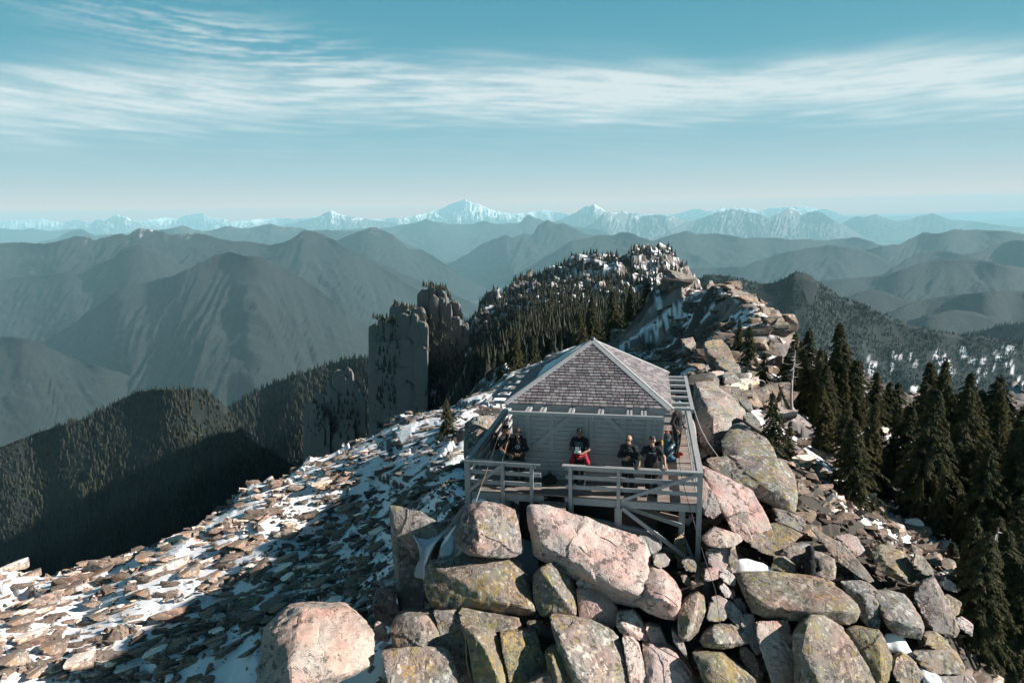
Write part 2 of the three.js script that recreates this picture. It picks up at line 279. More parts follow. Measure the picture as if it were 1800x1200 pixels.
ridge('mountain_range', 'chain of far snowy summits right of the white volcano', 54000, '860,380 890,376 911,374 928,372 947,369 967,370 986,373 1005,377 1030,380 1060,381 1084,377 1110,374 1142,377 1160,376 1180,377 1201,372 1213,368 1232,367 1244,371 1260,368 1271,365 1287,366 1302,364 1318,367 1337,371 1353,364 1372,366 1388,363 1411,362 1434,366 1450,367 1466,372 1489,380 1508,379 1540,377 1567,380 1606,377 1625,379 1640,375 1656,380 1672,384 1720,388 1790,384 1860,380 1930,384', { snow: 300, soft: 160, mottle: 420, flat: 700, jag: 1.2, rock: -250, step: 2, fall: 0.55, rows: 36, sharp: 1, high: 1 });
ridge('mountain', 'dark rocky peak with snowfields at the far left', 43000, '120,400 160,392 168,386 174,384 185,387 196,380 206,376 215,380 222,381 231,387 250,394 275,400', { snow: 560, soft: 200, mottle: 700, flat: 800, rock: -500, jag: 1.1, step: 1.8, rows: 40, sharp: 1, high: 1 });
ridge('mountain', 'broad snow-dusted peak left of the white volcano', 39000, '490,398 520,390 545,384 562,380 570,374 582,370 597,376 617,381 636,383 655,386 690,391 720,396', { snow: 420, soft: 160, mottle: 480, flat: 500, rock: -500, jag: 0.9, step: 1.8, rows: 44, sharp: 1, high: 1 });
ridge('mountain', 'steep grey peak with a snowy tip right of the volcano', 37000, '960,392 986,385 1013,373 1029,363 1039,362 1046,358 1056,365 1066,372 1085,381 1110,392', { snow: 420, soft: 150, mottle: 350, flat: 400, rock: -700, jag: 1.0, step: 1.6, rows: 46, sharp: 1, high: 1 });
ridge('mountain', 'dark shouldered rock peak with snowfields on its right', 30000, '1020,404 1045,390 1060,376 1075,372 1083,371 1095,370 1107,376 1114,373 1126,381 1141,378 1160,377 1178,380 1195,384 1230,390 1270,402', { snow: 330, soft: 120, mottle: 520, flat: 600, rock: -900, jag: 0.9, step: 1.8, rows: 46, sharp: 1, high: 1 });
ridge('mountain', 'jagged mountain with a bright snowfield, right of centre', 28000, '1180,404 1210,389 1232,384 1248,378 1270,370 1292,366 1304,368 1318,372 1340,377 1352,385 1375,372 1388,364 1396,366 1412,378 1420,372 1440,371 1446,374 1465,386 1490,398', { snow: 380, soft: 100, mottle: 460, flat: 700, rock: -900, jag: 1.0, step: 1.8, rows: 50, sharp: 1, high: 1 });
ridge('mountain', 'hazy dark twin peak on the right horizon', 32000, '1470,400 1495,384 1508,379 1520,382 1543,376 1556,383 1575,388 1600,386 1620,378 1640,375 1655,380 1672,386 1720,390 1780,398 1860,402', { rock: -100, jag: 0.9, step: 2, rows: 40, sharp: 1, high: 1 });
// blue forested ranges in between
const R = (label, D, line, o) => ridge('mountain_ridge', label, D, line, o);
R('pale blue ridge under the snow peaks at far left', 30000, '-120,402 0,401 36,404 53,401 89,406 117,403 142,402 164,411 200,412 240,408 300,412', { jag: 0.6 });
R('small dark blue hill before the far left snow peaks', 21000, '70,424 96,420 121,406 142,403 167,415 194,411 230,420', { jag: 0.6 });
R('blue craggy ridge behind the large forested ridge', 18000, '250,410 284,403 309,399 322,396 341,403 355,406 377,403 398,397 427,401 455,397 473,393 498,399 526,399 548,406 569,403 604,406 640,404 690,414', { jag: 0.9, rock: -80 });
R('long dark blue ridge below the white volcano', 25000, '590,404 640,401 683,400 710,394 733,391 749,384 764,390 796,394 830,394 850,388 873,394 893,392 912,392 928,377 944,384 967,392 982,388 1010,398 1060,404', { jag: 0.8, snow: 640, mottle: 300, flat: 200, rows: 50 });
R('conical blue ridge in the middle distance behind the summit ridge', 15500, '770,470 792,462 819,447 850,427 873,418 889,412 900,417 920,410 936,412 947,394 963,386 978,394 990,392 1013,402 1033,412 1070,420 1110,440', { jag: 0.8, rock: 60, rough: 1.2 });
R('rounded blue ridge right of the conical one', 12000, '940,462 967,447 986,435 1006,423 1033,418 1056,412 1076,414 1095,407 1111,410 1130,418 1153,425 1190,438 1230,450', { jag: 0.7 });
R('wide hazy forested ridge across the right middle', 13500, '1120,432 1147,424 1162,418 1182,412 1205,406 1228,412 1263,410 1287,414 1310,419 1333,417 1364,417 1395,421 1423,420 1450,423 1481,419 1508,417 1528,423 1551,431 1578,432 1620,440', { jag: 0.8 });
R('snow-dusted ridge at the upper right', 11000, '1470,452 1500,445 1551,432 1582,429 1602,419 1625,408 1652,410 1676,403 1707,404 1742,404 1769,406 1800,410 1860,404 1920,410', { jag: 0.9, snow: 10, soft: 60, mottle: 190, flat: 100 });
R('pale forested ridge behind the right crags', 10000, '1180,474 1240,470 1271,470 1310,468 1333,458 1372,445 1403,439 1427,435 1460,430 1500,436 1540,446', { jag: 0.6 });
R('dark rounded ridge at the right edge', 8600, '1520,492 1551,482 1574,468 1602,451 1625,441 1648,439 1672,443 1695,447 1722,443 1753,429 1777,423 1800,423 1850,420 1910,428', { jag: 0.8 });
R('broad hazy forested hill on the right', 6600, '1400,520 1442,493 1489,489 1528,486 1559,484 1590,472 1621,462 1660,454 1707,453 1742,460 1770,466 1800,470 1860,478 1910,482', { jag: 0.8 });
R('small hazy hill deep in the right valley', 5200, '1450,548 1493,520 1512,513 1532,509 1555,513 1586,524 1617,532 1660,540', { jag: 0.7 });
R('low hazy hill at the foot of the right valley', 4500, '1560,548 1617,528 1644,522 1691,517 1742,513 1800,511 1860,508 1910,512', { jag: 0.7 });
R('lowest hazy mound in the right valley', 4000, '1600,562 1637,552 1683,544 1707,546 1742,556 1790,566', { jag: 0.7 });
R('pointed forested peak with a sheer grey face left of centre', 12000, '560,452 589,423 617,412 632,406 648,400 659,399 671,404 687,410 706,427 718,437 741,439 757,447 780,462 803,478 823,490 850,505', { jag: 0.8, rock: 40, rough: 1.25, rows: 56 });
R('large dark forested ridge with a snow-flecked knoll at left', 8800, '-140,434 0,427 36,426 71,428 92,425 117,419 135,415 153,415 164,422 188,415 213,410 224,414 235,405 245,400 263,403 284,406 302,412 338,409 356,411 377,417 409,423 444,426 473,430 498,426 516,417 533,405 548,405 562,410 583,419 604,433 622,444 640,453 680,475 720,500', { jag: 0.9, snow: 70, soft: 40, mottle: 200, flat: 60, rock: 40, rough: 1.2, rows: 64 });
R('forested spur below the large left ridge', 7600, '-140,500 0,492 43,485 89,480 135,474 171,462 199,453 213,437 245,430 270,444 306,462 331,470 380,490', { jag: 0.9, rows: 56 });
R('low ridge left of the rock tower, running down into the valley', 9000, '470,500 500,486 539,478 578,466 613,456 632,453 656,458 683,470 710,482 741,494 790,512', { jag: 0.7 });
R('big dome-shaped forested hill in the left valley', 6000, '60,610 120,575 160,543 213,508 249,497 302,485 331,472 356,460 384,446 402,442 427,449 455,451 477,458 498,469 526,486 555,506 583,527 601,543 626,560 680,600', { jag: 1.0, rough: 0.8, rows: 70, rock: undefined });
R('dark forested slope low at the left edge', 4600, '-140,588 0,591 36,593 64,600 92,614 125,629 160,640 200,652 260,670', { jag: 1.0, rows: 50 });
// ================= THE SUMMIT RIDGE: one sheet of ground from the camera's feet to the forested peak behind the hut =================
const SX = 2.54, SZ = -21.10, TURN = -0.2013;     // the hut: place and turn
const hut = (x, y, z) => V(SX + Math.cos(TURN) * x + Math.sin(TURN) * z, y, SZ - Math.sin(TURN) * x + Math.cos(TURN) * z);
const G = [];                                       // anchors of the ground: x, y, z
const g3 = (s) => nums(s).forEach(([u, v, d]) => G.push(P(u, v, d)));
g3('-200,1190,30 -200,1025,48 0,1190,30 0,1100,38 0,1030,50 150,1190,30 150,1100,37 150,1026,51 270,1195,29 280,1080,36 270,974,52 350,1190,28 390,1060,37 350,930,53');
g3('450,1150,28 450,1000,39 440,856,55 520,1100,31 540,950,44 540,806,58 600,1040,34 620,880,48 620,774,61 660,1075,28 680,980,36 690,820,50 690,734,66 740,880,40 760,780,52 760,720,64 800,850,36 820,760,50 850,696,66');
g3('870,675,90 930,645,120 1000,612,150 900,604,220 860,624,180 980,545,300 930,565,300 870,565,450 850,605,300 830,662,140 1100,560,250 1060,604,170');
g3('820,556,560 860,530,600 900,503,640 950,486,680 985,463,700 1010,453,720 1060,453,720 1110,455,740 1140,443,760 1165,434,770 1190,443,770 1215,460,770 1250,498,760 1300,530,740 1100,494,560 1165,474,600 1050,524,430 1000,504,560 1200,486,500');
g3('800,640,400 760,685,390 700,725,380 830,602,420 862,572,480 835,640,300');
g3('1150,512,95 1190,497,95 1250,508,80 1290,522,72 1330,542,66 1365,572,58 1395,600,54 1420,640,60 1450,668,65 1250,604,70 1225,645,56 1150,612,86 1100,612,112 1310,606,52 1200,566,84 1285,566,66 1262,640,46 1180,640,74 1240,690,34 1300,735,30 1350,800,26 1400,865,23');
g3('1450,745,44 1520,745,42 1560,705,60 1620,745,60 1690,725,80 1500,805,36 1600,855,34 1700,855,38 1790,805,50 1560,905,27 1700,955,27 1790,955,30 1640,1005,21 1750,1055,22 1790,1155,19 1720,1190,17 1800,672,110 1750,692,100 1900,800,60 1900,1000,28 2050,1100,24 2000,700,110');
for (const [x, y, z] of [[3, -1.9, -21], [6, -2.6, -24], [4.5, -1.5, -28], [-1, -2.2, -22], [0, -5.0, -27], [0, -9.2, -38], [-2, -10, -48], [3, -8.6, -44], [-6, -9.5, -27], [-8, -13, -20], [-9, -16, -12], [-2, -5, -9], [6, -6, -8], [-16, -20, -12], [-22, -25, -22], [14, -9, -9], [10, -3.4, -17]]) G.push(V(x, y, z));
// the ridge drops away on both sides and behind the peak
for (const [az, r, y] of [[-46, 74, -60], [-38, 74, -56], [-30, 75, -52], [-22, 78, -46], [-15, 82, -40], [-48, 110, -95], [-36, 115, -90], [-27, 118, -82], [-18, 120, -66], [-10, 120, -52], [-48, 220, -190], [-36, 230, -190], [-25, 240, -180], [-15, 240, -150], [-8, 300, -135], [-48, 500, -330], [-30, 500, -330], [-16, 520, -290], [-9, 560, -200], [-40, 1000, -560], [-20, 1000, -520], [-7, 900, -260], [0, 1000, -260], [9, 1000, -250], [-48, 1300, -700], [0, 1300, -420], [20, 1300, -480], [16, 780, -160], [24, 160, -52], [30, 170, -50], [40, 190, -75], [48, 170, -70], [20, 300, -80], [30, 330, -130], [45, 400, -200], [22, 600, -150], [34, 700, -260], [48, 900, -420], [34, 1300, -520], [-60, 60, -48], [-60, 300, -240], [60, 40, -18], [60, 200, -90], [60, 900, -420], [-62, 20, -24]]) G.push(V(Math.sin(az * Math.PI / 180) * r, y, -Math.cos(az * Math.PI / 180) * r));
const rb = (x, z) => [Math.atan2(x, -z) * 2.6, Math.log(Math.hypot(x, z))];
let rbfW = null, rbfP = null;
function solveGround() {                            // a thin sheet through the anchors
  const n = G.length; rbfP = G.map((p) => rb(p.x, p.z));
  const A = [], N = n + 3;
  for (let i = 0; i < N; i++) { A.push(new Float64Array(N + 1)); }
  for (let i = 0; i < n; i++) {
    for (let j = 0; j < n; j++) A[i][j] = Math.hypot(rbfP[i][0] - rbfP[j][0], rbfP[i][1] - rbfP[j][1]) + (i === j ? -0.004 : 0);
    A[i][n] = A[n][i] = 1; A[i][n + 1] = A[n + 1][i] = rbfP[i][0]; A[i][n + 2] = A[n + 2][i] = rbfP[i][1];
    A[i][N] = G[i].y / Math.exp(rbfP[i][1]);
  }
  for (let c = 0; c < N; c++) {
    let m = c; for (let r = c + 1; r < N; r++) if (Math.abs(A[r][c]) > Math.abs(A[m][c])) m = r;
    [A[c], A[m]] = [A[m], A[c]];
    for (let r = c + 1; r < N; r++) { const f = A[r][c] / A[c][c]; if (f) for (let k = c; k <= N; k++) A[r][k] -= f * A[c][k]; }
  }
  rbfW = new Float64Array(N);
  for (let r = N - 1; r >= 0; r--) { let s = A[r][N]; for (let k = r + 1; k < N; k++) s -= A[r][k] * rbfW[k]; rbfW[r] = s / A[r][r]; }
}
function smoothGround(x, z) {
  const [a, b] = rb(x, z), n = rbfP.length; let s = rbfW[n] + rbfW[n + 1] * a + rbfW[n + 2] * b;
  for (let i = 0; i < n; i++) { const p = rbfP[i], u = a - p[0], w = b - p[1]; s += rbfW[i] * Math.sqrt(u * u + w * w); }
  return s * Math.exp(b);
}
// fractured blocks: every cell its own height and tilt
function hash2(i, j, k) { let h = Math.imul(i, 374761393) ^ Math.imul(j, 668265263) ^ Math.imul(k, 1442695041); h = Math.imul(h ^ (h >>> 13), 1274126177); return ((h ^ (h >>> 16)) >>> 0) / 4294967296; }
let cellTone = 0;
function cells(x, z, s, k) {
  x /= s; z /= s; const xi = Math.floor(x), zi = Math.floor(z); let b = 9, bi = 0, bj = 0, bx = 0, bz = 0;
  for (let i = xi - 1; i <= xi + 1; i++) for (let j = zi - 1; j <= zi + 1; j++) { const cx = i + 0.15 + 0.7 * hash2(i, j, k), cz = j + 0.15 + 0.7 * hash2(i, j, k + 7), d = (x - cx) * (x - cx) + (z - cz) * (z - cz); if (d < b) { b = d; bi = i; bj = j; bx = x - cx; bz = z - cz; } }
  const h = hash2(bi, bj, k + 3) - 0.5; cellTone = h; return s * 0.42 * (h * 1.5 + bx * (hash2(bi, bj, k + 11) - 0.5) * 1.3 + bz * (hash2(bi, bj, k + 17) - 0.5) * 1.3);
}
// broken rock on the smooth sheet: steps and blocks where it is steep, rubble on the slopes
function ground(x, z) {
  const r = Math.hypot(x, z), az = Math.atan2(x, -z) * 180 / Math.PI; let y = smoothGround(x, z);
  const k = Math.max(sstep(14, 40, r), 0.55 * sstep(12, 26, az) * sstep(13, 17, r));
  const spine = sstep(-9, -17, az) * sstep(30, 40, r) * sstep(80, 66, r), gully = sstep(6, 0, az) * sstep(24, 34, r) * sstep(110, 90, r), wild = sstep(90, 200, r), crestZone = sstep(5, 9, az) * sstep(25, 21, az) * sstep(36, 46, r) * sstep(128, 108, r);
  const A = cells(x, z, 3.6 + r * 0.020, 1), B2 = cells(x, z, 1.15 + r * 0.009, 2);
  y += k * (0.20 + 0.35 * spine + 0.25 * gully - 0.02 * wild + 1.1 * crestZone) * A + k * (0.14 + 0.2 * spine + 0.25 * gully + 0.0 * wild) * B2;
  y += wild * r * (0.050 * (ridged(x / 85, z / 85, 2) - 0.55) + 0.004 * fbm2(x / 22, z / 22, 2));
  return y;
}
// ================= BOULDERS: each one from its own corner points =================
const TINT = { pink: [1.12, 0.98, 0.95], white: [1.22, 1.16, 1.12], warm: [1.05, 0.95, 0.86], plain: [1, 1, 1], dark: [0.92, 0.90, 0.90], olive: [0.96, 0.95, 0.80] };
let seedB = 100;
const stones = [];
function B(label, mat, tint, dT, dB, k, T, outline, edge = '', o = {}) {
  const pts = nums(outline), vs = pts.map((p) => p[1]), us = pts.map((p) => p[0]), v0 = Math.min(...vs), v1 = Math.max(...vs), uc = (Math.min(...us) + Math.max(...us)) / 2, uw = Math.max(...us) - Math.min(...us);
  const dep = (u, v) => dT + (dB - dT) * (v - v0) / (v1 - v0) + k * (u - uc) / uw;
  const cloud = [], mid = V(0, 0, 0); pts.forEach(([u, v]) => mid.add(P(u, v, dep(u, v)))); mid.multiplyScalar(1 / pts.length);
  for (const [u, v] of pts) {
    const p = P(u, v, dep(u, v)); cloud.push(p);
    const b = p.clone().lerp(mid, 0.16), away = V(b.x, 0, b.z).normalize(); cloud.push(b.addScaledVector(away, T).add(V(0, -T * (o.sink ?? 0.42), 0)));
  }
  if (edge) for (const [u, v, dd] of nums(edge)) cloud.push(P(u, v, dep(u, v) + dd));
  const px = uw * (v1 - v0), g = stone(cloud, { seed: seedB++, detail: px > 25000 ? 30 : px > 9000 ? 22 : px > 2500 ? 15 : 9, tint: TINT[tint], ...o });
  let geo = g;
  if (o.also) geo = mergeGeometries([g, ...o.also]);
  geo.computeBoundingBox(); const bb = geo.boundingBox, c = bb.getCenter(V(0, 0, 0)); c.y = bb.min.y; geo.translate(-c.x, -c.y, -c.z);
  const m = mesh(geo, ROCKM[mat]); m.position.copy(c);
  put(m, o.name ?? 'boulder', label, o.name ?? 'boulder'); stones.push({ m, c, top: bb.max.y, v: [uc, (v0 + v1) / 2], d: (dT + dB) / 2 });
  if (!o.high) { const gp = P(uc, lerp(v0, v1, 0.75), dep(uc, lerp(v0, v1, 0.75)) + T * 0.55); G.push(V(gp.x, gp.y - 0.75, gp.z)); }
  return m;
}
// -- in front of the hut
B('flat-topped boulder with yellow lichen edge and snow draped down its front, left of the hut', 'grey', 'plain', 18.0, 17.2, 0.1, 2.4, '684,888 700,890 722,902 737,898 770,922 783,928 777,950 757,975 750,1000 748,1030 740,1078 700,1080 693,1000 686,930', '697,937,-.25 735,934,-.3 768,932,-.3');
B('grey rounded boulder standing before the left corner of the hut railing', 'grey', 'pink', 17.0, 16.0, 0.6, 1.9, '832,881 848,880 880,886 905,897 909,915 918,960 919,972 908,980 895,983 850,979 835,980 820,976 803,962 800,938 808,915 820,892', '833,898,-.3 841,935,-.42 836,976,-.3');
B('wide flat-topped slab spotted with yellow lichen under the grey boulder', 'lichen', 'warm', 16.4, 15.2, 0.3, 1.8, '752,985 772,981 840,978 912,980 928,1000 938,1032 948,1073 943,1084 870,1086 800,1078 760,1068 745,1030', '772,1003,-.3 835,1002,-.4 852,1018,-.45 876,1058,-.6 906,1064,-.6 942,1072,-.45');
const noseG = (() => { const pts = nums('1120,1000,16.2 1150,995,16.2 1168,1002,16.1 1186,1020,15.9 1198,1042,15.7 1201,1070,15.3 1191,1088,15.0 1178,1092,14.9 1140,1078,15.1 1110,1060,15.3 1148,1053,14.8 1168,1054,14.7 1190,1066,14.8'); const c = []; for (const [u, v, d] of pts) { const p = P(u, v, d); c.push(p, p.clone().add(V(0, -0.5, -1.2))); } return stone(c, { seed: 77, detail: 18, tint: TINT.pink, rough: 0.8, chips: 3 }); })();
B('huge smooth pale pink boulder sloping below the front railing of the hut', 'pink', 'white', 17.6, 15.4, 0.1, 2.1, '923,889 935,885 957,886 975,890 1000,900 1025,910 1060,925 1110,937 1135,950 1144,968 1149,995 1152,1040 1146,1070 1110,1066 1080,1058 1050,1040 1020,1012 990,1002 958,982 936,978 927,930', '942,892,-.15 938,925,-.3 953,955,-.45 968,966,-.5 1000,976,-.55 1030,990,-.6 1052,1004,-.65 1058,1018,-.6 1085,1038,-.6 1140,1052,-.6', { also: [noseG], chips: 3, rough: 0.8 });
B('dark mossy boulder wedged left of the small pink slabs', 'lichen', 'dark', 16.0, 15.2, 0.3, 1.2, '934,1010 948,993 965,989 990,993 1001,1005 1010,1030 1017,1052 1017,1086 952,1086 938,1055', '952,1000,-.2 962,1018,-.35 985,1042,-.4 1010,1080,-.3');
B('small pink flake lying on the smooth slab below the huge pink boulder', 'pink', 'white', 15.75, 15.6, 0.1, 0.6, '1012,1024 1020,1016 1035,1017 1045,1030 1043,1036 1018,1034', '', { name: 'rock' });
B('smooth pink slab with two round holes below the huge pink boulder', 'pink', 'pink', 15.7, 15.0, 0.2, 1.3, '1013,1034 1045,1033 1065,1041 1072,1055 1084,1066 1092,1086 1096,1100 1075,1104 1045,1098 1017,1088', '1050,1062,-.15');
B('pale stepped slab right of the slab with two holes', 'pink', 'white', 15.2, 14.6, 0.2, 1.1, '1085,1076 1113,1073 1118,1086 1133,1100 1142,1122 1144,1130 1115,1124 1093,1114 1082,1100', '1096,1098,-.15');
B('flat pale slab with a sharp right corner, below the nose of the pink boulder', 'pink', 'white', 15.0, 14.6, 0.2, 0.9, '1134,1097 1160,1103 1170,1124 1173,1136 1146,1132 1137,1115', '');
B('big pink-stained slab at the bottom edge of the picture', 'pink', 'pink', 14.6, 13.4, 0.3, 1.6, '1128,1131 1155,1132 1176,1135 1196,1146 1206,1166 1219,1190 1224,1210 1216,1250 1142,1250 1134,1180', '1150,1150,-.15 1185,1150,-.15');
B('narrow whitish slab between the lichen slab and the pink-stained slab', 'pink', 'white', 14.4, 13.4, 0.2, 1.2, '1093,1120 1110,1121 1123,1135 1131,1160 1139,1190 1138,1240 1112,1240 1106,1170', '');
B('large ribbed slab crusted with black and yellow lichen at the bottom centre', 'lichen', 'white', 14.7, 13.2, 0.6, 1.6, '965,1085 985,1084 1035,1090 1060,1100 1085,1115 1100,1150 1122,1190 1130,1240 1010,1250 1000,1192 984,1145 971,1110', '984,1118,-.2 1004,1160,-.4 1025,1215,-.55 1055,1140,-.15');
B('knobby mossy stone left of the ribbed lichen slab', 'moss', 'dark', 14.0, 13.1, 0.2, 0.8, '956,1146 968,1137 980,1135 992,1145 999,1165 1011,1185 1024,1225 985,1235 964,1192 959,1165', '972,1150,-.2 978,1185,-.3');
B('thin lichen-topped slab behind the two mossy blocks', 'lichen', 'warm', 15.0, 14.55, 0.2, 1.0, '803,1076 810,1068 835,1078 860,1085 895,1090 915,1088 919,1108 890,1114 875,1112 820,1104 811,1097', '');
B('tall mossy block with a dark hollow on its left side', 'moss', 'plain', 14.4, 13.4, 0.5, 1.1, '815,1101 830,1097 850,1100 870,1112 885,1135 896,1165 899,1190 897,1230 840,1232 833,1180 826,1140', '834,1112,-.15 852,1140,-.35 870,1165,-.4 884,1215,-.55');
B('square yellow-green mossy block at the bottom edge', 'moss', 'white', 14.4, 13.3, 0.4, 1.1, '876,1113 915,1110 940,1107 949,1130 959,1165 962,1182 942,1196 915,1212 905,1230 890,1182 884,1140', '');
B('small pale stone cut by the bottom edge beside the mossy block', 'lichen', 'warm', 13.3, 13.0, 0.1, 0.6, '922,1208 950,1190 968,1184 976,1200 979,1235 920,1235', '', { name: 'rock' });
B('small dark mossy stone in the gap behind the square mossy block', 'moss', 'dark', 14.9, 14.6, 0.3, 0.6, '924,1096 938,1092 955,1092 959,1103 949,1118 935,1112', '940,1098,-.12', { name: 'rock' });
B('squarish boulder spotted with yellow lichen, bottom left of centre', 'lichen', 'white', 14.0, 13.0, 0.3, 1.3, '671,1147 690,1142 740,1137 775,1136 790,1140 796,1160 801,1180 808,1235 690,1240 680,1182', '');
B('brown rounded boulder with a dark left half behind the lichen-spotted one', 'grey', 'warm', 14.9, 14.1, 0.5, 1.3, '684,1107 694,1090 710,1082 735,1080 762,1079 774,1090 783,1110 793,1137 798,1162 700,1156 687,1132', '735,1084,-.25 742,1110,-.35 734,1142,-.3');
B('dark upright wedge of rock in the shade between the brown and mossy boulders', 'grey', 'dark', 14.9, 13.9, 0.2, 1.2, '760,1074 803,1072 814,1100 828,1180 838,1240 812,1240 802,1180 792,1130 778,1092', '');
B('massive pale boulder with a dark left face at the lower left', 'pink', 'warm', 14.7, 12.7, 0.6, 2.0, '500,1068 537,1064 580,1065 612,1067 630,1084 638,1096 652,1104 657,1120 655,1165 640,1174 600,1185 545,1222 450,1235 455,1150 458,1108', '534,1068,-.25 531,1095,-.4 518,1130,-.65 504,1215,-.9', { chips: 4, rough: 1.2 });
B('small pink chip standing in the dark gap beside the massive pale boulder', 'pink', 'pink', 15.1, 14.9, 0.1, 0.5, '657,1097 664,1094 676,1098 684,1128 660,1128', '', { name: 'rock' });
B('small pale stone behind the left shoulder of the massive boulder', 'grey', 'white', 15.4, 15.2, 0.1, 0.6, '455,1105 475,1103 480,1118 470,1128 460,1124', '', { name: 'rock' });
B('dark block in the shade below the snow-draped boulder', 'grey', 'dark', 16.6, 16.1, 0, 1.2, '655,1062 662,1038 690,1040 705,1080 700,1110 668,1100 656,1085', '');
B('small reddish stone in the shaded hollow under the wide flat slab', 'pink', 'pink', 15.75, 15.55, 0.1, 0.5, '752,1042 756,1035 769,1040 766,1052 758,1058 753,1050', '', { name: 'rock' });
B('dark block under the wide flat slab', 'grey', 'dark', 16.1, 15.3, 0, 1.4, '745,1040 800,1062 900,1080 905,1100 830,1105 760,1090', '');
// -- right of the hut's long corner post
B('upright rock, dark left and lichen-covered right, at the foot of the long corner post', 'lichen', 'warm', 15.4, 14.6, 0.4, 1.0, '1214,1046 1228,1040 1238,1047 1243,1076 1238,1092 1226,1114 1211,1128 1200,1128 1191,1115 1191,1082 1199,1061', '1227,1052,-.15 1216,1085,-.35 1204,1120,-.25', { chips: 3 });
B('white egg-shaped stone with green lichen right of the upright rock', 'lichen', 'white', 14.95, 14.5, 0.2, 0.9, '1225,1130 1232,1115 1254,1098 1285,1098 1305,1110 1319,1120 1316,1130 1290,1139 1265,1143 1240,1142', '1252,1112,-.2 1262,1132,-.3', { name: 'rock' });
B('upper pink plate of the leaning stack right of the corner post', 'pink', 'pink', 15.7, 15.0, 0.1, 0.6, '1249,1048 1262,1045 1290,1060 1306,1080 1313,1100 1302,1104 1280,1086 1256,1064', '', { name: 'rock' });
B('lower grey plate of the leaning stack right of the corner post', 'grey', 'white', 15.5, 15.0, 0.1, 0.6, '1247,1060 1258,1058 1275,1071 1284,1084 1272,1093 1255,1096 1242,1090', '', { name: 'rock' });
B('small rust-brown stone behind the leaning pink plates', 'pink', 'warm', 15.8, 15.5, 0.1, 0.5, '1288,1054 1302,1052 1312,1064 1314,1080 1300,1076', '', { name: 'rock' });
B('brown block wedged left of the tall pinkish slab', 'pink', 'dark', 15.3, 14.6, 0.1, 0.6, '1302,1081 1325,1077 1332,1110 1339,1150 1330,1153 1315,1127 1304,1106', '', { name: 'rock' });
B('tall flat pinkish slab cut by the bottom edge, left of the big round boulder', 'pink', 'warm', 15.0, 13.9, 0.3, 1.2, '1328,1096 1345,1090 1386,1088 1391,1110 1393,1150 1393,1175 1400,1215 1365,1225 1354,1172 1334,1132', '');
B('big round lichen-flecked boulder cut by the bottom edge, right of centre', 'grey', 'warm', 15.0, 13.7, 0.3, 1.7, '1392,1106 1405,1092 1425,1081 1446,1082 1466,1092 1482,1107 1506,1140 1522,1165 1537,1195 1544,1240 1400,1245 1404,1172 1394,1140', '1422,1100,-.3 1412,1150,-.35 1445,1195,-.45', { chips: 3 });
B('dark slanting slab streaked yellow, leaning on the big round boulder', 'moss', 'dark', 15.2, 14.1, 0.2, 1.2, '1484,1105 1500,1100 1520,1103 1545,1106 1560,1136 1570,1162 1562,1200 1542,1225 1530,1172 1508,1130', '1547,1140,-.25 1550,1185,-.25');
B('long broad boulder with a shadowed hollow, the widest stone of the right slope', 'lichen', 'warm', 16.4, 15.0, 0.2, 1.9, '1289,1006 1320,1004 1362,1003 1400,1010 1436,1013 1462,1025 1491,1045 1511,1065 1517,1077 1510,1092 1498,1100 1480,1096 1440,1091 1400,1089 1345,1088 1320,1077 1300,1037', '1316,1030,-.2 1336,1064,-.45 1400,1075,-.5 1445,1072,-.5 1485,1075,-.45 1511,1073,-.25', { chips: 3 });
B('lichen rock with a mossy hump at the bottom edge below the white egg-shaped stone', 'moss', 'plain', 14.2, 13.3, 0.2, 1.1, '1217,1148 1234,1152 1265,1150 1282,1165 1328,1196 1334,1235 1255,1240 1238,1196', '1250,1165,-.15');
B('leaf-shaped lichen stone between the tall slab and the mossy hump', 'lichen', 'pink', 14.8, 14.4, 0.3, 0.6, '1301,1138 1312,1137 1325,1150 1334,1166 1333,1186 1325,1192 1310,1172 1300,1156', '', { name: 'rock' });
B('small brown stones edge beside the pink-stained slab', 'pink', 'dark', 14.7, 14.2, 0.1, 0.7, '1180,1105 1196,1118 1205,1140 1212,1165 1200,1150 1183,1128', '', { name: 'rock' });
// -- the slope right of the hut
B('long pink ramp of rock running down beside the right railing', 'pink', 'pink', 20.6, 17.5, 0.5, 1.8, '1231,815 1245,828 1262,850 1300,855 1322,862 1346,900 1359,930 1332,946 1296,948 1276,912 1262,890 1246,858', '1290,900,-.1', { chips: 3 });
B('great rounded lichen boulder overhanging its dark underside, right of the hut', 'lichen', 'plain', 22.7, 20.4, 0.4, 2.8, '1235,803 1270,799 1302,799 1345,801 1376,808 1396,830 1402,862 1401,895 1393,903 1360,890 1335,872 1310,858 1262,852 1249,832', '1262,846,-.25 1312,853,-.45 1350,857,-.6 1380,861,-.6 1395,852,-.3');
B('smooth grey block just below the great rounded lichen boulder', 'grey', 'plain', 19.6, 18.8, 0.2, 1.2, '1356,891 1375,895 1410,909 1419,922 1411,936 1385,926 1368,915', '');
B('yellow-green lichen slab below the smooth grey block', 'moss', 'white', 18.5, 17.8, 0.2, 1.1, '1331,926 1360,919 1390,929 1412,940 1393,956 1370,957 1345,944', '');
B('lichen stone left of and below the yellow-green slab', 'lichen', 'plain', 17.9, 17.2, 0.2, 1.0, '1317,941 1330,933 1352,945 1374,958 1378,971 1360,979 1338,971 1316,958', '', { name: 'rock' });
B('mottled stone right behind the seated person in black', 'lichen', 'plain', 17.5, 17.1, 0.2, 0.9, '1377,964 1395,957 1415,964 1418,984 1400,992 1380,978', '', { name: 'rock' });
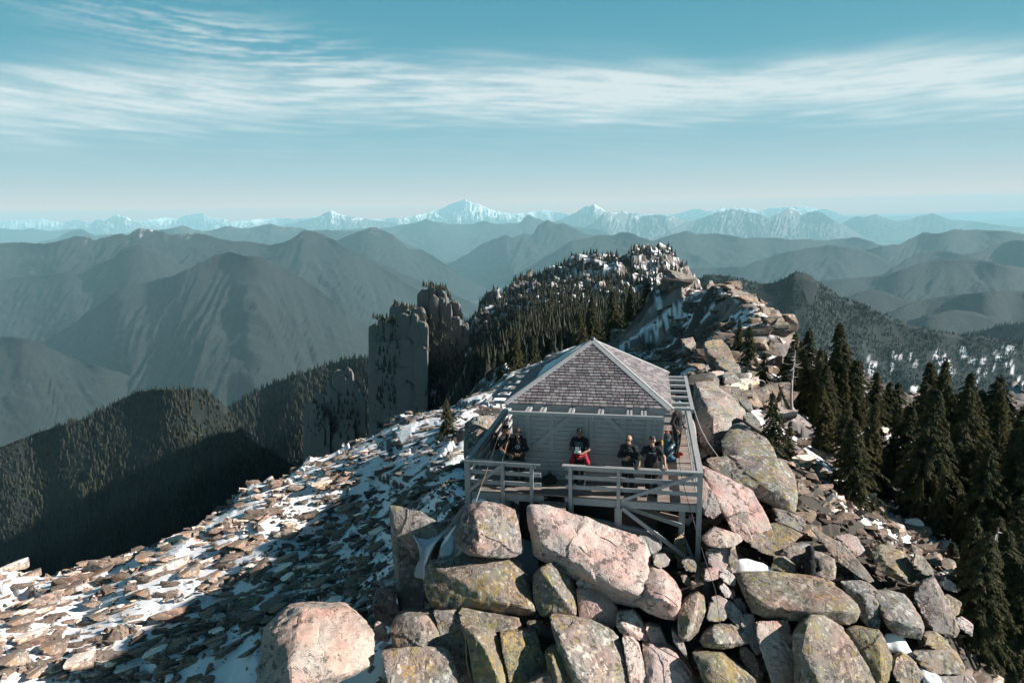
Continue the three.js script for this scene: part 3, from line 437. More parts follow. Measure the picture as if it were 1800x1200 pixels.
B('grey stone to the right of the seated person', 'grey', 'warm', 17.3, 16.4, 0.3, 1.1, '1422,966 1446,972 1468,982 1471,1000 1468,1017 1455,1021 1428,1002', '1464,1003,-.2');
B('low brown stone to the left of the seated person', 'lichen', 'warm', 16.9, 16.5, 0.2, 0.9, '1361,977 1380,978 1400,994 1402,1009 1375,1006 1354,1001', '1378,985,-.15', { name: 'rock' });
B('brown boulder with a lit right end behind the long corner post', 'pink', 'warm', 17.1, 16.5, 0.2, 1.2, '1231,946 1255,925 1276,934 1303,940 1306,951 1290,962 1260,963 1239,957', '1252,938,-.2');
B('pinkish white slanting plate right of the corner post', 'pink', 'white', 17.4, 16.9, 0.1, 0.7, '1276,911 1290,907 1310,920 1323,945 1319,957 1300,946 1285,931', '', { name: 'rock' });
B('round brown stone tucked behind the pinkish white plate', 'grey', 'warm', 17.9, 17.4, 0.2, 0.8, '1281,906 1300,899 1314,900 1322,920 1321,937 1295,926', '', { name: 'rock' });
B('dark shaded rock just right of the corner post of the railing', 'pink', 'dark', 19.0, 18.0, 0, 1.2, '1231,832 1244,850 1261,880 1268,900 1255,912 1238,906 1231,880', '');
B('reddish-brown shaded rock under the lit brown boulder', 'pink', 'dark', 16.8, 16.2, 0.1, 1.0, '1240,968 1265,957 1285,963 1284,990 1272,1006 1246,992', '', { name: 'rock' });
B('narrow upright pale spike of rock right of the corner post', 'lichen', 'white', 16.7, 16.3, 0.1, 0.5, '1285,961 1292,957 1297,985 1295,1006 1286,1009 1281,985', '', { name: 'rock' });
B('pink block close against the foot of the railing trestle', 'pink', 'pink', 16.2, 15.9, 0.1, 0.7, '1238,1001 1255,996 1265,1002 1264,1018 1250,1023 1237,1021', '', { name: 'rock' });
B('tilted pale pink slab right of the pink block at the trestle', 'pink', 'white', 16.4, 16.0, 0.1, 0.6, '1266,1001 1275,998 1294,1015 1292,1030 1278,1027 1264,1013', '', { name: 'rock' });
B('pale pointed stone in the gap left of the broad boulder', 'pink', 'white', 15.9, 15.6, 0.1, 0.5, '1262,1031 1272,1025 1285,1040 1291,1053 1275,1051', '', { name: 'rock' });
B('dark lichen stone in the shade behind the trestle', 'lichen', 'plain', 16.6, 16.2, 0.1, 0.7, '1196,985 1214,978 1226,990 1224,1006 1205,1004', '', { name: 'rock' });
B('yellow-edged flake in the shade left of the long corner post', 'lichen', 'white', 16.2, 16.0, 0.2, 0.5, '1196,1012 1206,1010 1216,1024 1214,1034 1202,1026', '', { name: 'rock' });
B('grey boulder in shadow under the lower braces of the hut', 'grey', 'plain', 17.4, 16.7, 0.3, 1.2, '1118,942 1140,936 1156,940 1164,960 1160,980 1146,986 1130,966', '', { name: 'rock' });
B('pale upright rock under the hut deck by the corner post', 'lichen', 'white', 17.8, 17.2, 0.2, 0.8, '1184,950 1196,938 1206,946 1208,980 1198,992 1186,980', '', { name: 'rock' });
B('dark angular rock beside the nose of the huge pink boulder', 'grey', 'plain', 16.6, 16.1, 0.3, 0.9, '1148,975 1168,972 1180,984 1174,996 1160,1000 1148,992', '', { name: 'rock' });
B('long ridge-backed rock sloping down to the right', 'grey', 'warm', 18.6, 16.7, 0.1, 0.9, '1418,921 1440,933 1462,945 1482,956 1502,980 1522,1000 1537,1021 1525,1024 1503,1006 1485,992 1470,985 1458,958 1436,940', '');
B('dark rock with a pink leaning plate below the young trees', 'pink', 'plain', 18.9, 18.3, 0.2, 1.0, '1466,941 1490,937 1507,945 1514,960 1524,971 1518,979 1504,976 1492,962', '');
B('pale wedge-shaped lichen boulder split by a dark crack, near the young trees', 'lichen', 'olive', 18.8, 17.4, 0.5, 1.6, '1530,965 1546,954 1562,958 1592,970 1602,986 1610,1005 1613,1021 1600,1030 1582,1018 1560,1012 1540,1000', '1546,962,-.2 1562,986,-.4 1584,1012,-.4');
B('small rounded stone right of the wedge-shaped boulder', 'grey', 'warm', 18.0, 17.5, 0.2, 0.8, '1606,970 1620,974 1640,1000 1643,1011 1625,1012 1605,994', '', { name: 'rock' });
B('big dark-faced boulder in tree shade at the right', 'grey', 'dark', 17.4, 16.0, 0.3, 1.7, '1603,1046 1620,1020 1641,1011 1650,1030 1656,1060 1670,1086 1690,1110 1680,1124 1640,1112 1620,1085', '1646,1030,-.2');
B('square lichen-spotted boulder with a dark front, below the wedge-shaped one', 'lichen', 'plain', 16.5, 15.4, 0.4, 1.3, '1535,1038 1560,1036 1590,1044 1604,1060 1616,1085 1626,1102 1618,1122 1580,1118 1560,1104 1546,1075', '1556,1090,-.25 1590,1094,-.4 1622,1106,-.3');
B('tall dark-fronted boulder with a yellow-lichen top right of the broad boulder', 'lichen', 'plain', 16.7, 15.5, 0.2, 1.3, '1473,1020 1500,1016 1530,1027 1551,1045 1554,1062 1549,1080 1546,1104 1528,1108 1512,1085 1500,1062', '1512,1048,-.25 1545,1060,-.3');
B('yellow-edged stone under the square lichen-spotted boulder', 'moss', 'white', 15.8, 15.4, 0.3, 0.9, '1623,1113 1645,1112 1661,1125 1673,1141 1655,1145 1635,1140 1624,1130', '', { name: 'rock' });
B('flat brownish boulder beside the lower snow patch at right', 'grey', 'warm', 15.4, 14.7, 0.3, 1.3, '1604,1146 1630,1143 1666,1141 1686,1154 1698,1178 1691,1186 1650,1186 1618,1172', '');
B('flat grey boulder cut by the bottom edge at right', 'grey', 'plain', 14.9, 14.3, 0.2, 1.1, '1648,1186 1690,1185 1712,1195 1728,1220 1660,1232 1643,1208', '');
B('brown boulder hemmed by snow at the bottom edge', 'lichen', 'warm', 14.9, 14.2, 0.3, 1.1, '1567,1156 1585,1149 1605,1159 1616,1175 1627,1190 1634,1218 1600,1228 1575,1198 1563,1176', '');
B('pale lichen stone in the sun between the dark boulder and the trees', 'lichen', 'olive', 17.3, 16.8, 0.3, 0.9, '1650,1050 1665,1044 1692,1060 1686,1081 1668,1086 1655,1071', '', { name: 'rock' });
B('flat pinkish stone at the edge of the tree shade', 'pink', 'plain', 17.0, 16.5, 0.3, 0.8, '1674,1089 1690,1084 1711,1098 1710,1120 1690,1107', '', { name: 'rock' });
B('thin flat slab edged with snow under the dead-branched tree', 'pink', 'white', 18.3, 18.0, 0.2, 0.8, '1648,1024 1668,1018 1690,1034 1684,1042 1660,1036', '', { name: 'rock' });
// -- uphill behind the hut on the right
B('very long flat-topped slab rising behind the right railing', 'grey', 'white', 32, 25.5, 1.2, 3.4, '1217,670 1236,666 1250,667 1265,688 1298,716 1313,723 1304,736 1290,760 1284,792 1252,802 1232,782 1221,732', '1228,682,-.9 1243,714,-1.4 1256,742,-1.6 1284,734,-1.5', { high: 1 });
B('lichen-spotted stepped rock at the lower end of the long slab', 'lichen', 'plain', 26.3, 23.3, 0.6, 2.4, '1286,746 1305,740 1326,758 1351,774 1362,790 1369,806 1345,803 1318,804 1296,802 1270,806 1266,770', '1290,756,-.3 1302,784,-.6 1304,801,-.7', { high: 1 });
B('grey blocks tipped along the right edge of the long slab', 'grey', 'plain', 28, 26, 0.4, 1.6, '1304,729 1320,722 1336,740 1347,766 1332,757 1311,744', '', { high: 1 });
B('rounded grey block resting on the long slab', 'grey', 'warm', 31.5, 30.3, 0.3, 1.3, '1275,693 1290,689 1299,704 1300,718 1285,713', '', { high: 1 });
B('tilted block to the right of the rounded grey block on the slab', 'grey', 'plain', 32, 30.6, 0.3, 1.3, '1284,687 1305,691 1319,704 1324,721 1308,716', '', { high: 1 });
B('layered sunlit crag standing up behind the long slab', 'lichen', 'warm', 41, 37.5, 1.0, 4, '1236,599 1250,595 1268,594 1281,605 1288,620 1296,636 1280,640 1262,634 1244,622', '', { high: 1, chips: 14 });
B('blocky crag step below the layered sunlit crag', 'lichen', 'plain', 38.5, 36, 0.8, 3, '1256,630 1275,627 1300,640 1305,652 1290,658 1265,648', '', { high: 1, chips: 10 });
B('pale pink block glowing at the left of the crag steps', 'pink', 'white', 35.5, 34.5, 0.5, 1.6, '1243,654 1260,650 1273,652 1274,663 1256,669', '', { high: 1, name: 'rock' });
B('dark-hollowed block right of the pale pink one', 'grey', 'plain', 35, 33, 0.5, 2, '1272,654 1290,655 1306,671 1309,686 1285,684 1270,671', '', { high: 1 });
B('rock shoulder covered with pale speckles behind the hut wall at right', 'pink', 'plain', 26.5, 24.6, -0.2, 2.2, '1158,708 1180,700 1205,712 1222,745 1228,790 1200,792 1170,778 1160,745', '', { chips: 8 });
B('sunlit tan boulder seen through the left railing', 'grey', 'warm', 25.5, 24, 0.5, 1.6, '836,764 848,748 866,745 876,757 868,772 848,778', '', { name: 'boulder' });
B('long shaded boulder left of the railing, its top in the sun', 'grey', 'plain', 25.8, 23.6, 0.8, 2.6, '815,742 835,731 862,728 884,742 876,790 846,840 826,850 812,800', '838,742,-.4 850,790,-.7', { chips: 8 });
// crest rocks against the far forest
const crest = (label, t, d, line, o = {}) => B(label, o.m ?? 'grey', t, d, d - 2.5, 1.0, 3.2, line, '', { high: 1, ...o });
crest('long pale slab at the top of the sunlit crest', 'white', 74, '1283,509 1291,507 1310,518 1331,520 1336,533 1330,539 1310,533 1287,530');
crest('round boulder below the long pale slab of the crest', 'warm', 70, '1308,538 1320,535 1338,547 1336,557 1320,553');
crest('small crest boulder right of the round one', 'warm', 67, '1334,534 1352,541 1356,553 1340,554', { name: 'rock' });
crest('low domed boulder in the middle of the crest', 'warm', 65, '1340,553 1362,551 1376,562 1355,564');
crest('flat yellow lichen slab jutting left from the crest', 'olive', 62, '1312,558 1325,557 1356,565 1350,573 1315,567', { m: 'moss' });
crest('largest boulder of the crest with a sharp right end and dark hollow', 'olive', 58, '1344,578 1362,562 1386,566 1396,580 1404,594 1390,600 1372,600 1350,594', { m: 'lichen' });
crest('flat slab under the largest crest boulder', 'warm', 56, '1354,595 1370,596 1392,604 1375,608', { name: 'rock' });
crest('pointed spire at the left end of the crest', 'white', 82, '1240,514 1247,492 1252,491 1263,510 1259,522 1248,520');
crest('pale triangular slab right of the spire', 'white', 80, '1260,508 1282,512 1266,521 1257,521');
crest('bleached outcrop high on the ridge above the hut roof', 'white', 95, '1171,471 1190,477 1216,483 1222,491 1211,502 1198,494 1186,486');
crest('white-faced block standing out of the dark cliff', 'white', 60, '1197,595 1218,592 1224,604 1214,613 1204,610');
solveGround();
// ---------- the ground sheet itself ----------
const STONE_D = [0.085, 0.080, 0.078], STONE_P = [0.24, 0.195, 0.175], DIRT = [0.10, 0.082, 0.062], HEATH = [0.022, 0.020, 0.012];
function snowAt(x, z, ny, y) {                      // how much old snow lies here
  const r = Math.hypot(x, z), az = Math.atan2(x, -z) * 180 / Math.PI;
  let s = fbm2(x / 9, z / 9, 4) * 0.9 + 0.35 * n2(x / 1.5, z / 1.5);
  cells(x, z, 1.15 + r * 0.009, 2); const ct = cellTone; cells(x, z, 3.6 + r * 0.020, 1);
  if (az < 2 && r < 130) s += 0.50 - 0.26 * sstep(-17, -24, az) + 0.55 * ct + 0.35 * cellTone - 0.34 * sstep(-11, -18, az) * sstep(33, 42, r);                    // the gully left of the hut
  else if (r < 130) s += (az > 16 ? -0.34 : -0.36) - 0.5 * sstep(5, 9, az) * sstep(25, 21, az) * sstep(36, 46, r);
  else s += az < 3 ? -0.26 : -0.08;
  return sstep(0.02, 0.18, s + (ny - 0.74) * 1.5);
}
const az0 = (x, z) => Math.atan2(x, -z) * 57.3;
const groundMat = new THREE.MeshStandardMaterial({ vertexColors: true, roughness: 0.95 });
const snowSpots = [[1560, 905, 26, 1.6], [1590, 930, 25, 1.2], [1610, 720, 40, 2.6], [1650, 716, 42, 2.2], [1580, 740, 35, 1.5], [1515, 815, 29, 1.6], [1400, 740, 41, 1.5], [1760, 860, 34, 1.6], [1720, 812, 40, 1.8], [1790, 865, 32, 1.5], [1240, 548, 65, 3], [1155, 514, 84, 3.5], [1480, 690, 60, 3], [1330, 640, 46, 2]].map(([u, v, d, r]) => { const p = P(u, v, d); return [p.x, p.z, r]; });
const groundColor = (x, y, z, ny) => {
  const r = Math.hypot(x, z), m = clamp(0.5 + 0.7 * n2(x / 2.2, z / 2.2) + 0.4 * n2(x / 0.7, z / 0.7), 0, 1);
  cells(x, z, 1.15 + r * 0.009, 2); const tone = cellTone; cells(x, z, 3.6 + r * 0.020, 1);
  let c = mixc(STONE_D, STONE_P, clamp(m * 0.6 + 0.5 * tone + 0.35 * cellTone + 0.1, 0, 1));
  c = mixc(c, HEATH, sstep(0.40, 0.58, 0.5 + fbm2(x / 14 + 9, z / 14, 3) + 0.25 * n2(x / 50, z / 50 + 7)) * 0.85);
  let s = snowAt(x, z, ny, y); for (const q of snowSpots) { const d = Math.hypot(x - q[0], z - q[1]) / q[2]; if (d < 1.5) s = Math.max(s, sstep(1.15, 0.75, d + 0.35 * n2(x * 1.1, z * 1.1) + 0.25 * n2(x * 4, z * 4))); }
  return mixc(c, SNOW, s);
};
function groundSheet(a0, a1, na, r0, r1, nr, label) {
  put(gridMesh(na, nr, (i, j) => { const a = (a0 + (a1 - a0) * i / na) * Math.PI / 180, r = r0 * Math.pow(r1 / r0, j / nr), x = Math.sin(a) * r, z = -Math.cos(a) * r; return V(x, ground(x, z), z); }, groundColor, groundMat), 'ground', label, null, null, 'structure');
}
groundSheet(-50, 50, 720, 6.5, 124, 330, 'rocky summit with patches of old snow around the hut');
groundSheet(-16, 26, 460, 124, 980, 430, 'craggy ridge and peak behind the hut');
groundSheet(26.0, 50, 60, 124, 980, 70, 'slope falling away at the right'); groundSheet(-50, -16.0, 80, 124, 980, 70, 'slope falling away at the left');
// ---------- scree: loose rock nobody could count ----------
{
  const R = rng(31), shapes = [], bare = [], white = [];
  for (let k = 0; k < 5; k++) {
    const c = []; for (let i = 0; i < 8; i++) c.push(V((R() - 0.5) * 2, (R() - 0.5) * 1.1, (R() - 0.5) * 1.6));
    const g = stone(c, { seed: 400 + k, detail: 4, round: 70, chips: 1, rough: 0.5, tint: [1, 1, 1] });
    g.translate(0, 0.1, 0);
    shapes.push(g);
  }
  const rockMat = new THREE.MeshStandardMaterial({ vertexColors: true, map: TEX.grey, roughness: 0.95 });
  // the same stones with snow lying on their tops
  const capped = shapes.map((g) => { const q = g.clone(), n = q.attributes.normal, p = q.attributes.position, c = q.attributes.color.clone(); for (let i = 0; i < n.count; i++) if (n.getY(i) > 0.62 + 0.2 * n2(p.getX(i) * 3, p.getZ(i) * 3)) c.setXYZ(i, 3.7, 4.2, 4.6); q.setAttribute('color', c); return q; });
  const M = new THREE.Matrix4(), q = new THREE.Quaternion(), e = new THREE.Euler(), col = new THREE.Color();
  function scatter(n, label, where, size, capShare, tint) {
    const lists = [...shapes, ...capped].map(() => []);
    let guard = 0;
    for (let k = 0; k < n && guard < n * 12; guard++) {
      const w = where(); if (!w) continue; k++;
      const [x, z] = w, s = size(x, z); const flat = s > 0.45 ? 0.35 : 1.1; e.set((R() - 0.5) * flat, s > 0.45 ? 0.5 + 0.9 * R() : R() * 6.28, (R() - 0.5) * flat); q.setFromEuler(e);
      M.compose(V(x, ground(x, z) + s * (s > 0.45 ? -0.22 + 0.2 * R() : 0.05 + 0.15 * R()), z), q, V(s * (0.7 + 0.6 * R()), s * (0.6 + 0.5 * R()), s * (0.7 + 0.6 * R())));
      const cap = R() < capShare(x, z); lists[(cap ? 5 : 0) + Math.floor(R() * 5)].push([M.clone(), 0.55 + 0.6 * R(), R()]);
    }
    lists.forEach((l, i) => {
      if (!l.length) return;
      const im = new THREE.InstancedMesh((i < 5 ? shapes : capped)[i % 5], rockMat, l.length);
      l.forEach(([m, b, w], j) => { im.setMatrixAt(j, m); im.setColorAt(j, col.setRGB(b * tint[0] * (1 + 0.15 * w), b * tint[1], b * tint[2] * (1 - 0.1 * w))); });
      im.castShadow = im.receiveShadow = true; put(im, 'scree', label, null, null, 'stuff');
    });
  }
  const polar = (a0, a1, r0, r1) => { const a = (a0 + (a1 - a0) * R()) * Math.PI / 180, r = r0 * Math.pow(r1 / r0, R()); return [Math.sin(a) * r, -Math.cos(a) * r]; };
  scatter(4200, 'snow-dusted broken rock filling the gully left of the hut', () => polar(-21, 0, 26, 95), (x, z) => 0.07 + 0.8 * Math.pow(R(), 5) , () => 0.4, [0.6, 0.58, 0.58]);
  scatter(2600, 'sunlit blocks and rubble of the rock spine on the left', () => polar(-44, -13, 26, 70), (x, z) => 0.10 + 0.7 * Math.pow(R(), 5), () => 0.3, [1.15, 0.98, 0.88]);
  scatter(1700, 'small loose stones between the boulders around the hut', () => polar(-14, 44, 11, 34), () => 0.06 + 0.28 * Math.pow(R(), 3), (x, z) => 0.06, [1.05, 0.92, 0.85]);
  scatter(1100, 'sunlit blocks and rubble of the rock spine on the left', () => polar(-44, -12, 33, 70), () => 0.45 + 1.15 * R() * R(), () => 0.3, [1.15, 1.0, 0.92]);
  scatter(2200, 'small loose stones between the boulders around the hut', () => polar(15, 42, 13.5, 30), () => 0.10 + 0.55 * Math.pow(R(), 3), () => 0.04, [0.95, 0.86, 0.80]);
  scatter(650, 'broken blocks lying on the dark cliff ridge behind the hut', () => { const q = polar(7, 22, 34, 112); return (smoothGround(q[0] * 1.03, q[1] * 1.03) - smoothGround(...q)) / (0.03 * Math.hypot(...q)) > 0.75 ? null : q; }, () => 0.6 + 2.2 * R() * R(), () => 0.12, [0.95, 0.88, 0.82]);
  scatter(1700, 'loose pale rock on the open slope among the trees', () => polar(8, 44, 24, 100), () => 0.12 + 0.8 * Math.pow(R(), 4), () => 0.3, [1.2, 1.08, 1.0]);
  if (0) scatter(2500, 'broken rock on the snowy slopes behind the hut', () => polar(-6, 16, 95, 520), (x, z) => 0.004 * Math.hypot(x, z) * (0.4 + 1.2 * R() * R()), () => 0.3, [0.7, 0.66, 0.64]);
}
// ================= THE LOOKOUT HUT =================
const woodGrain = tex(512, 512, (x, y) => { const g = 0.5 + 0.32 * tn(x * 6, y * 150, 150) * 0.6 + 0.25 * tn2(x * 14, y * 240, 240) + 0.2 * tfbm(x, y, 4, 3); return [g, g, g]; });
const paintTex = tex(1024, 1024, (x, y) => {
  const w = tfbm(x, y, 5, 5), st = tn2(x * 9, y * 200, 200), chip = sstep(0.34, 0.46, tfbm(x + 0.3, y, 22, 4, tn2) * 0.8 + 0.30 * st + 0.12 * w);
  return mixc([0.305 * (1 + 0.10 * w + 0.05 * st), 0.310 * (1 + 0.10 * w + 0.05 * st), 0.310 * (1 + 0.10 * w + 0.05 * st)], [0.12, 0.11, 0.10], chip * 0.35);
}, true);
const paint = new THREE.MeshStandardMaterial({ map: paintTex, bumpMap: woodGrain, bumpScale: 0.004, roughness: 0.62 });
const plankTex = tex(1024, 1024, (x, y) => {
  const w = tfbm(x, y, 4, 5), st = tn(x * 12, y * 180, 180), s2 = tn2(x * 5, y * 90, 90), red = sstep(0.05, 0.4, tfbm(x + 0.5, y, 5, 4, tn2));
  return mixc([0.25 * (1 + 0.2 * w + 0.22 * st + 0.12 * s2), 0.212 * (1 + 0.2 * w + 0.22 * st + 0.12 * s2), 0.19 * (1 + 0.2 * w + 0.22 * st + 0.12 * s2)], [0.17, 0.095, 0.065], red * 0.5);
}, true);
const plankMats = [[1, 1, 1], [1.15, 1.12, 1.1], [0.86, 0.84, 0.84], [1.05, 0.96, 0.9]].map((c) => new THREE.MeshStandardMaterial({ map: plankTex, color: new THREE.Color().setRGB(...c), bumpMap: woodGrain, bumpScale: 0.005, roughness: 0.85 }));
const shTex = tex(512, 512, (x, y) => { const st = tn(x * 70, y * 3, 210), s2 = tn2(x * 140, y * 4, 420), w = tfbm(x, y, 4, 4); const m = 1 + 0.20 * st + 0.16 * s2 + 0.25 * w; return [0.215 * m, 0.20 * m, 0.206 * m]; }, true);
const shMats = [[1, 1, 1], [0.72, 0.70, 0.72], [1.2, 1.17, 1.16], [0.88, 0.83, 0.84], [1.45, 1.42, 1.40], [0.58, 0.56, 0.59], [1.08, 1.0, 0.99]].map((c) => new THREE.MeshStandardMaterial({ map: shTex, color: new THREE.Color().setRGB(...c), bumpMap: woodGrain, bumpScale: 0.003, roughness: 0.9 }));
const rust = std(0.16, 0.07, 0.035, { roughness: 0.8 });
const iron = std(0.10, 0.10, 0.10, { roughness: 0.55, metalness: 0.6 });
let uvShift = 0;
// a board from a to b (its centre line), w across, t thick; up tells which way its flat face looks
function beam(a, b, w, t, up = V(0, 1, 0), size = 1.6) {
  const L = a.distanceTo(b), g = new THREE.BoxGeometry(L, t, w, 1, 1, 1), c = Math.min(w, t) * 0.08, p = g.attributes.position, uv = g.attributes.uv, nn = g.attributes.normal;
  uvShift = (uvShift + 0.377) % 1;
  for (let i = 0; i < p.count; i++) { const x = p.getX(i), y = p.getY(i), z = p.getZ(i), ay = Math.abs(nn.getY(i)) > 0.5; uv.setXY(i, x / size + uvShift, (ay ? z : y + 0.3) / size + uvShift * 2.3); }
  const X = b.clone().sub(a).normalize(), Z = X.clone().cross(up).normalize(), Y = Z.clone().cross(X);
  g.applyMatrix4(new THREE.Matrix4().makeBasis(X, Y, Z)); g.translate((a.x + b.x) / 2, (a.y + b.y) / 2, (a.z + b.z) / 2);
  return g;
}
const hutG = new THREE.Group(); hutG.position.set(SX, 0, SZ); hutG.rotation.y = TURN;
put(hutG, 'lookout_hut', 'white wooden lookout hut with shingled hip roof and railed deck on the rocky summit', 'hut');
const W2 = 2.13, EA = 2.34, HE = 2.36, HA = 3.84, DF = 3.25, DR = 3.11, DL = 3.26, RT = 0.90;
const K = (g, m, name, parent = hutG) => mesh(g, m, name, parent);
// walls: a core, and every board of the cladding on it
{
  const core = new THREE.BoxGeometry(W2 * 2 - 0.06, HE - 0.02, W2 * 2 - 0.06); core.translate(0, HE / 2 - 0.01, 0);
  const wall = K(boxUV(core, 1.6), paint, 'wall');
  const n = 17, bh = 2.34 / n;
  for (let i = 0; i < n; i++) for (const s of [0, 1, 2, 3]) {
    const y = bh * (i + 0.5), lean = 0.010, z = W2 - 0.018, g = beam(V(-W2 + 0.05, y, z), V(W2 - 0.05, y, z), bh - 0.012, 0.024, V(0, lean, 1));
    g.rotateY(s * Math.PI / 2); K(g, paint, 'board', wall);
  }
  for (const s of [0, 1, 2, 3]) {
    const rot = (g) => g.rotateY(s * Math.PI / 2);
    for (const x of [-W2 + 0.02, W2 - 0.02]) K(rot(beam(V(x, 0, W2 + 0.008), V(x, HE - 0.06, W2 + 0.008), 0.15, 0.034, V(0, 0, 1))), paint, 'corner_trim');
    if (s > 1) continue;
    for (const x of [-1.73, -1.03, 0.0, 0.14, 1.05, 1.75]) K(rot(beam(V(x, 0.84, W2 + 0.004), V(x, HE - 0.08, W2 + 0.004), x === 0 || x === 0.14 ? 0.11 : 0.15, 0.028, V(0, 0, 1))), paint, 'batten');
    K(rot(beam(V(-1.6, 0.95, W2 + 0.022), V(-0.12, HE - 0.1, W2 + 0.022), 0.15, 0.026, V(0, 0, 1))), paint, 'wall_brace');
    K(rot(beam(V(1.62, 0.95, W2 + 0.022), V(0.30, HE - 0.1, W2 + 0.022), 0.15, 0.026, V(0, 0, 1))), paint, 'wall_brace');
    K(rot(beam(V(-W2 + 0.12, 0.84, W2 + 0.016), V(W2 - 0.12, 0.84, W2 + 0.016), 0.05, 0.03, V(0, 0, 1))), paint, 'sill_strip');
    K(rot(beam(V(-0.16, 1.25, W2 + 0.05), V(-0.16, 1.45, W2 + 0.05), 0.03, 0.05, V(0, 0, 1))), iron, 'door_handle');
  }
}
// roof
{
  const ap = V(0, HA, 0), e = [V(-EA, HE, EA), V(EA, HE, EA), V(EA, HE, -EA), V(-EA, HE, -EA)];
  const g = new THREE.BufferGeometry(), v = [];
  for (let i = 0; i < 4; i++) { const a = e[i], b = e[(i + 1) % 4]; v.push(...a, ...b, ...ap); v.push(...a, ...V(0, HE - 0.02, 0), ...b); }
  g.setAttribute('position', new THREE.Float32BufferAttribute(v, 3)); g.computeVertexNormals();
  const roof = K(boxUV(g, 1.2), shMats[5], 'roof');
  for (let s = 0; s < 4; s++) {   // fascia boards and the soffit edge
    const f = beam(V(-EA + 0.015, HE - 0.075, EA - 0.02), V(EA - 0.015, HE - 0.075, EA - 0.02), 0.15, 0.04, V(0, 0, 1)); f.rotateY(s * Math.PI / 2); K(f, paint, 'fascia', roof);
  }
  // shingles, row by row; the front slope first
  const R = rng(8), rows = 23, SLOPE = Math.hypot(EA, HA - HE), ex = SLOPE / rows, tilt = Math.atan2(HA - HE, EA);
  const wid = [0.11, 0.135, 0.16, 0.19, 0.22], unit = wid.map((w) => { const q = new THREE.BoxGeometry(w - 0.015, 0.040, ex * 1.6); const p = q.attributes.position; for (let i = 0; i < p.count; i++) if (p.getZ(i) < 0) p.setY(i, p.getY(i) * 0.3 - 0.004); const uv = q.attributes.uv; for (let i = 0; i < uv.count; i++) uv.setXY(i, uv.getX(i) * w / 1.2, uv.getY(i) * 0.15); q.computeVertexNormals(); return q; });
  const own = [], rest = [[], [], [], [], [], [], []];
  for (let s = 0; s < 4; s++) for (let r = 0; r < rows; r++) {
    const d = ex * (r + 0.5), half = EA * (1 - d / SLOPE) - 0.03; let x = -half;
    while (x < half - 0.04) {
      const k = Math.floor(R() * 5), w = Math.min(wid[k], half - x), m = Math.floor(R() * 7), off = (R() - 0.5) * 0.016;
      const M = new THREE.Matrix4().makeRotationY(s * Math.PI / 2).multiply(new THREE.Matrix4().makeTranslation(0, HE, EA)).multiply(new THREE.Matrix4().makeRotationX(tilt)).multiply(new THREE.Matrix4().makeTranslation(x + w / 2, 0.022, -d + off)).multiply(new THREE.Matrix4().makeRotationX(-0.11)).multiply(new THREE.Matrix4().makeScale(w / wid[k], 1, 1));
      const item = [k, m, M]; if (s === 0) own.push(item); else rest[m].push(item); x += w;
    }
  }
  own.sort((a, b) => wid[b[0]] - wid[a[0]]);
  own.forEach(([k, m, M], i) => { if (i >= 300) { rest[m].push([k, m, M]); return; } const o = K(unit[k], shMats[m], 'shingle', roof); o.applyMatrix4(M); });
  rest.forEach((l, m) => { const o = K(mergeGeometries(l.map(([k, , M]) => unit[k].clone().applyMatrix4(M))), shMats[m], 'shingle_courses', roof); o.userData.kind = 'stuff'; });
  for (let i = 0; i < 4; i++) {   // hip caps: two boards that meet over each hip
    const c = e[i], dir = ap.clone().sub(c).normalize(), n1 = V(0, EA, HA - HE).normalize().applyAxisAngle(V(0, 1, 0), i * Math.PI / 2), n0 = V(0, EA, HA - HE).normalize().applyAxisAngle(V(0, 1, 0), (i - 1) * Math.PI / 2);
    const parts = [n0, n1].map((n, k) => { const side = dir.clone().cross(n).normalize().multiplyScalar(k ? -1 : 1); const inward = side.dot(V(-c.x, 0, -c.z).normalize().cross(V(0, 1, 0)).multiplyScalar(1)); const mid = V(0, 0, 0); const other = k ? n0 : n1; if (side.dot(other) > 0) side.negate(); mid.copy(n).multiplyScalar(0.045 + 0.004 * k).addScaledVector(side, 0.058); return beam(c.clone().addScaledVector(dir, -0.04).add(mid), ap.clone().addScaledVector(dir, 0.02).add(mid), 0.125, 0.022, n); });
    K(mergeGeometries(parts), paint, 'hip_cap', roof);
  }
  const knob = new THREE.CylinderGeometry(0.07, 0.12, 0.12, 10); knob.translate(0, HA + 0.03, 0); K(knob, iron, 'roof_cap', roof);
  // snow left on the shaded slope
  const sn = gridMesh(34, 40, (i, j) => {
    const a = i / 34, b = j / 40, d = SLOPE * (0.30 + 0.62 * b), hw = EA * (1 - d / SLOPE), lim0 = -hw * 0.30 + 0.2 * n2(b * 3, 4), lim1 = hw * (0.86 + 0.06 * n2(b * 4, 8));
    const edge = Math.min(a, 1 - a, b, 1 - b), th = 0.05 * sstep(0, 0.12, edge) - 0.01;
    const p = V(lerp(lim0, lim1, a), 0.045 + th * (1 + 0.3 * n2(a * 4, b * 6)), -d); p.applyAxisAngle(V(1, 0, 0), tilt).add(V(0, HE, EA)).applyAxisAngle(V(0, 1, 0), -Math.PI / 2); return p;
  }, () => SNOW, new THREE.MeshStandardMaterial({ vertexColors: true, roughness: 0.8 }));
  sn.name = 'roof_snow'; sn.userData.kind = 'stuff'; roof.add(sn);
}
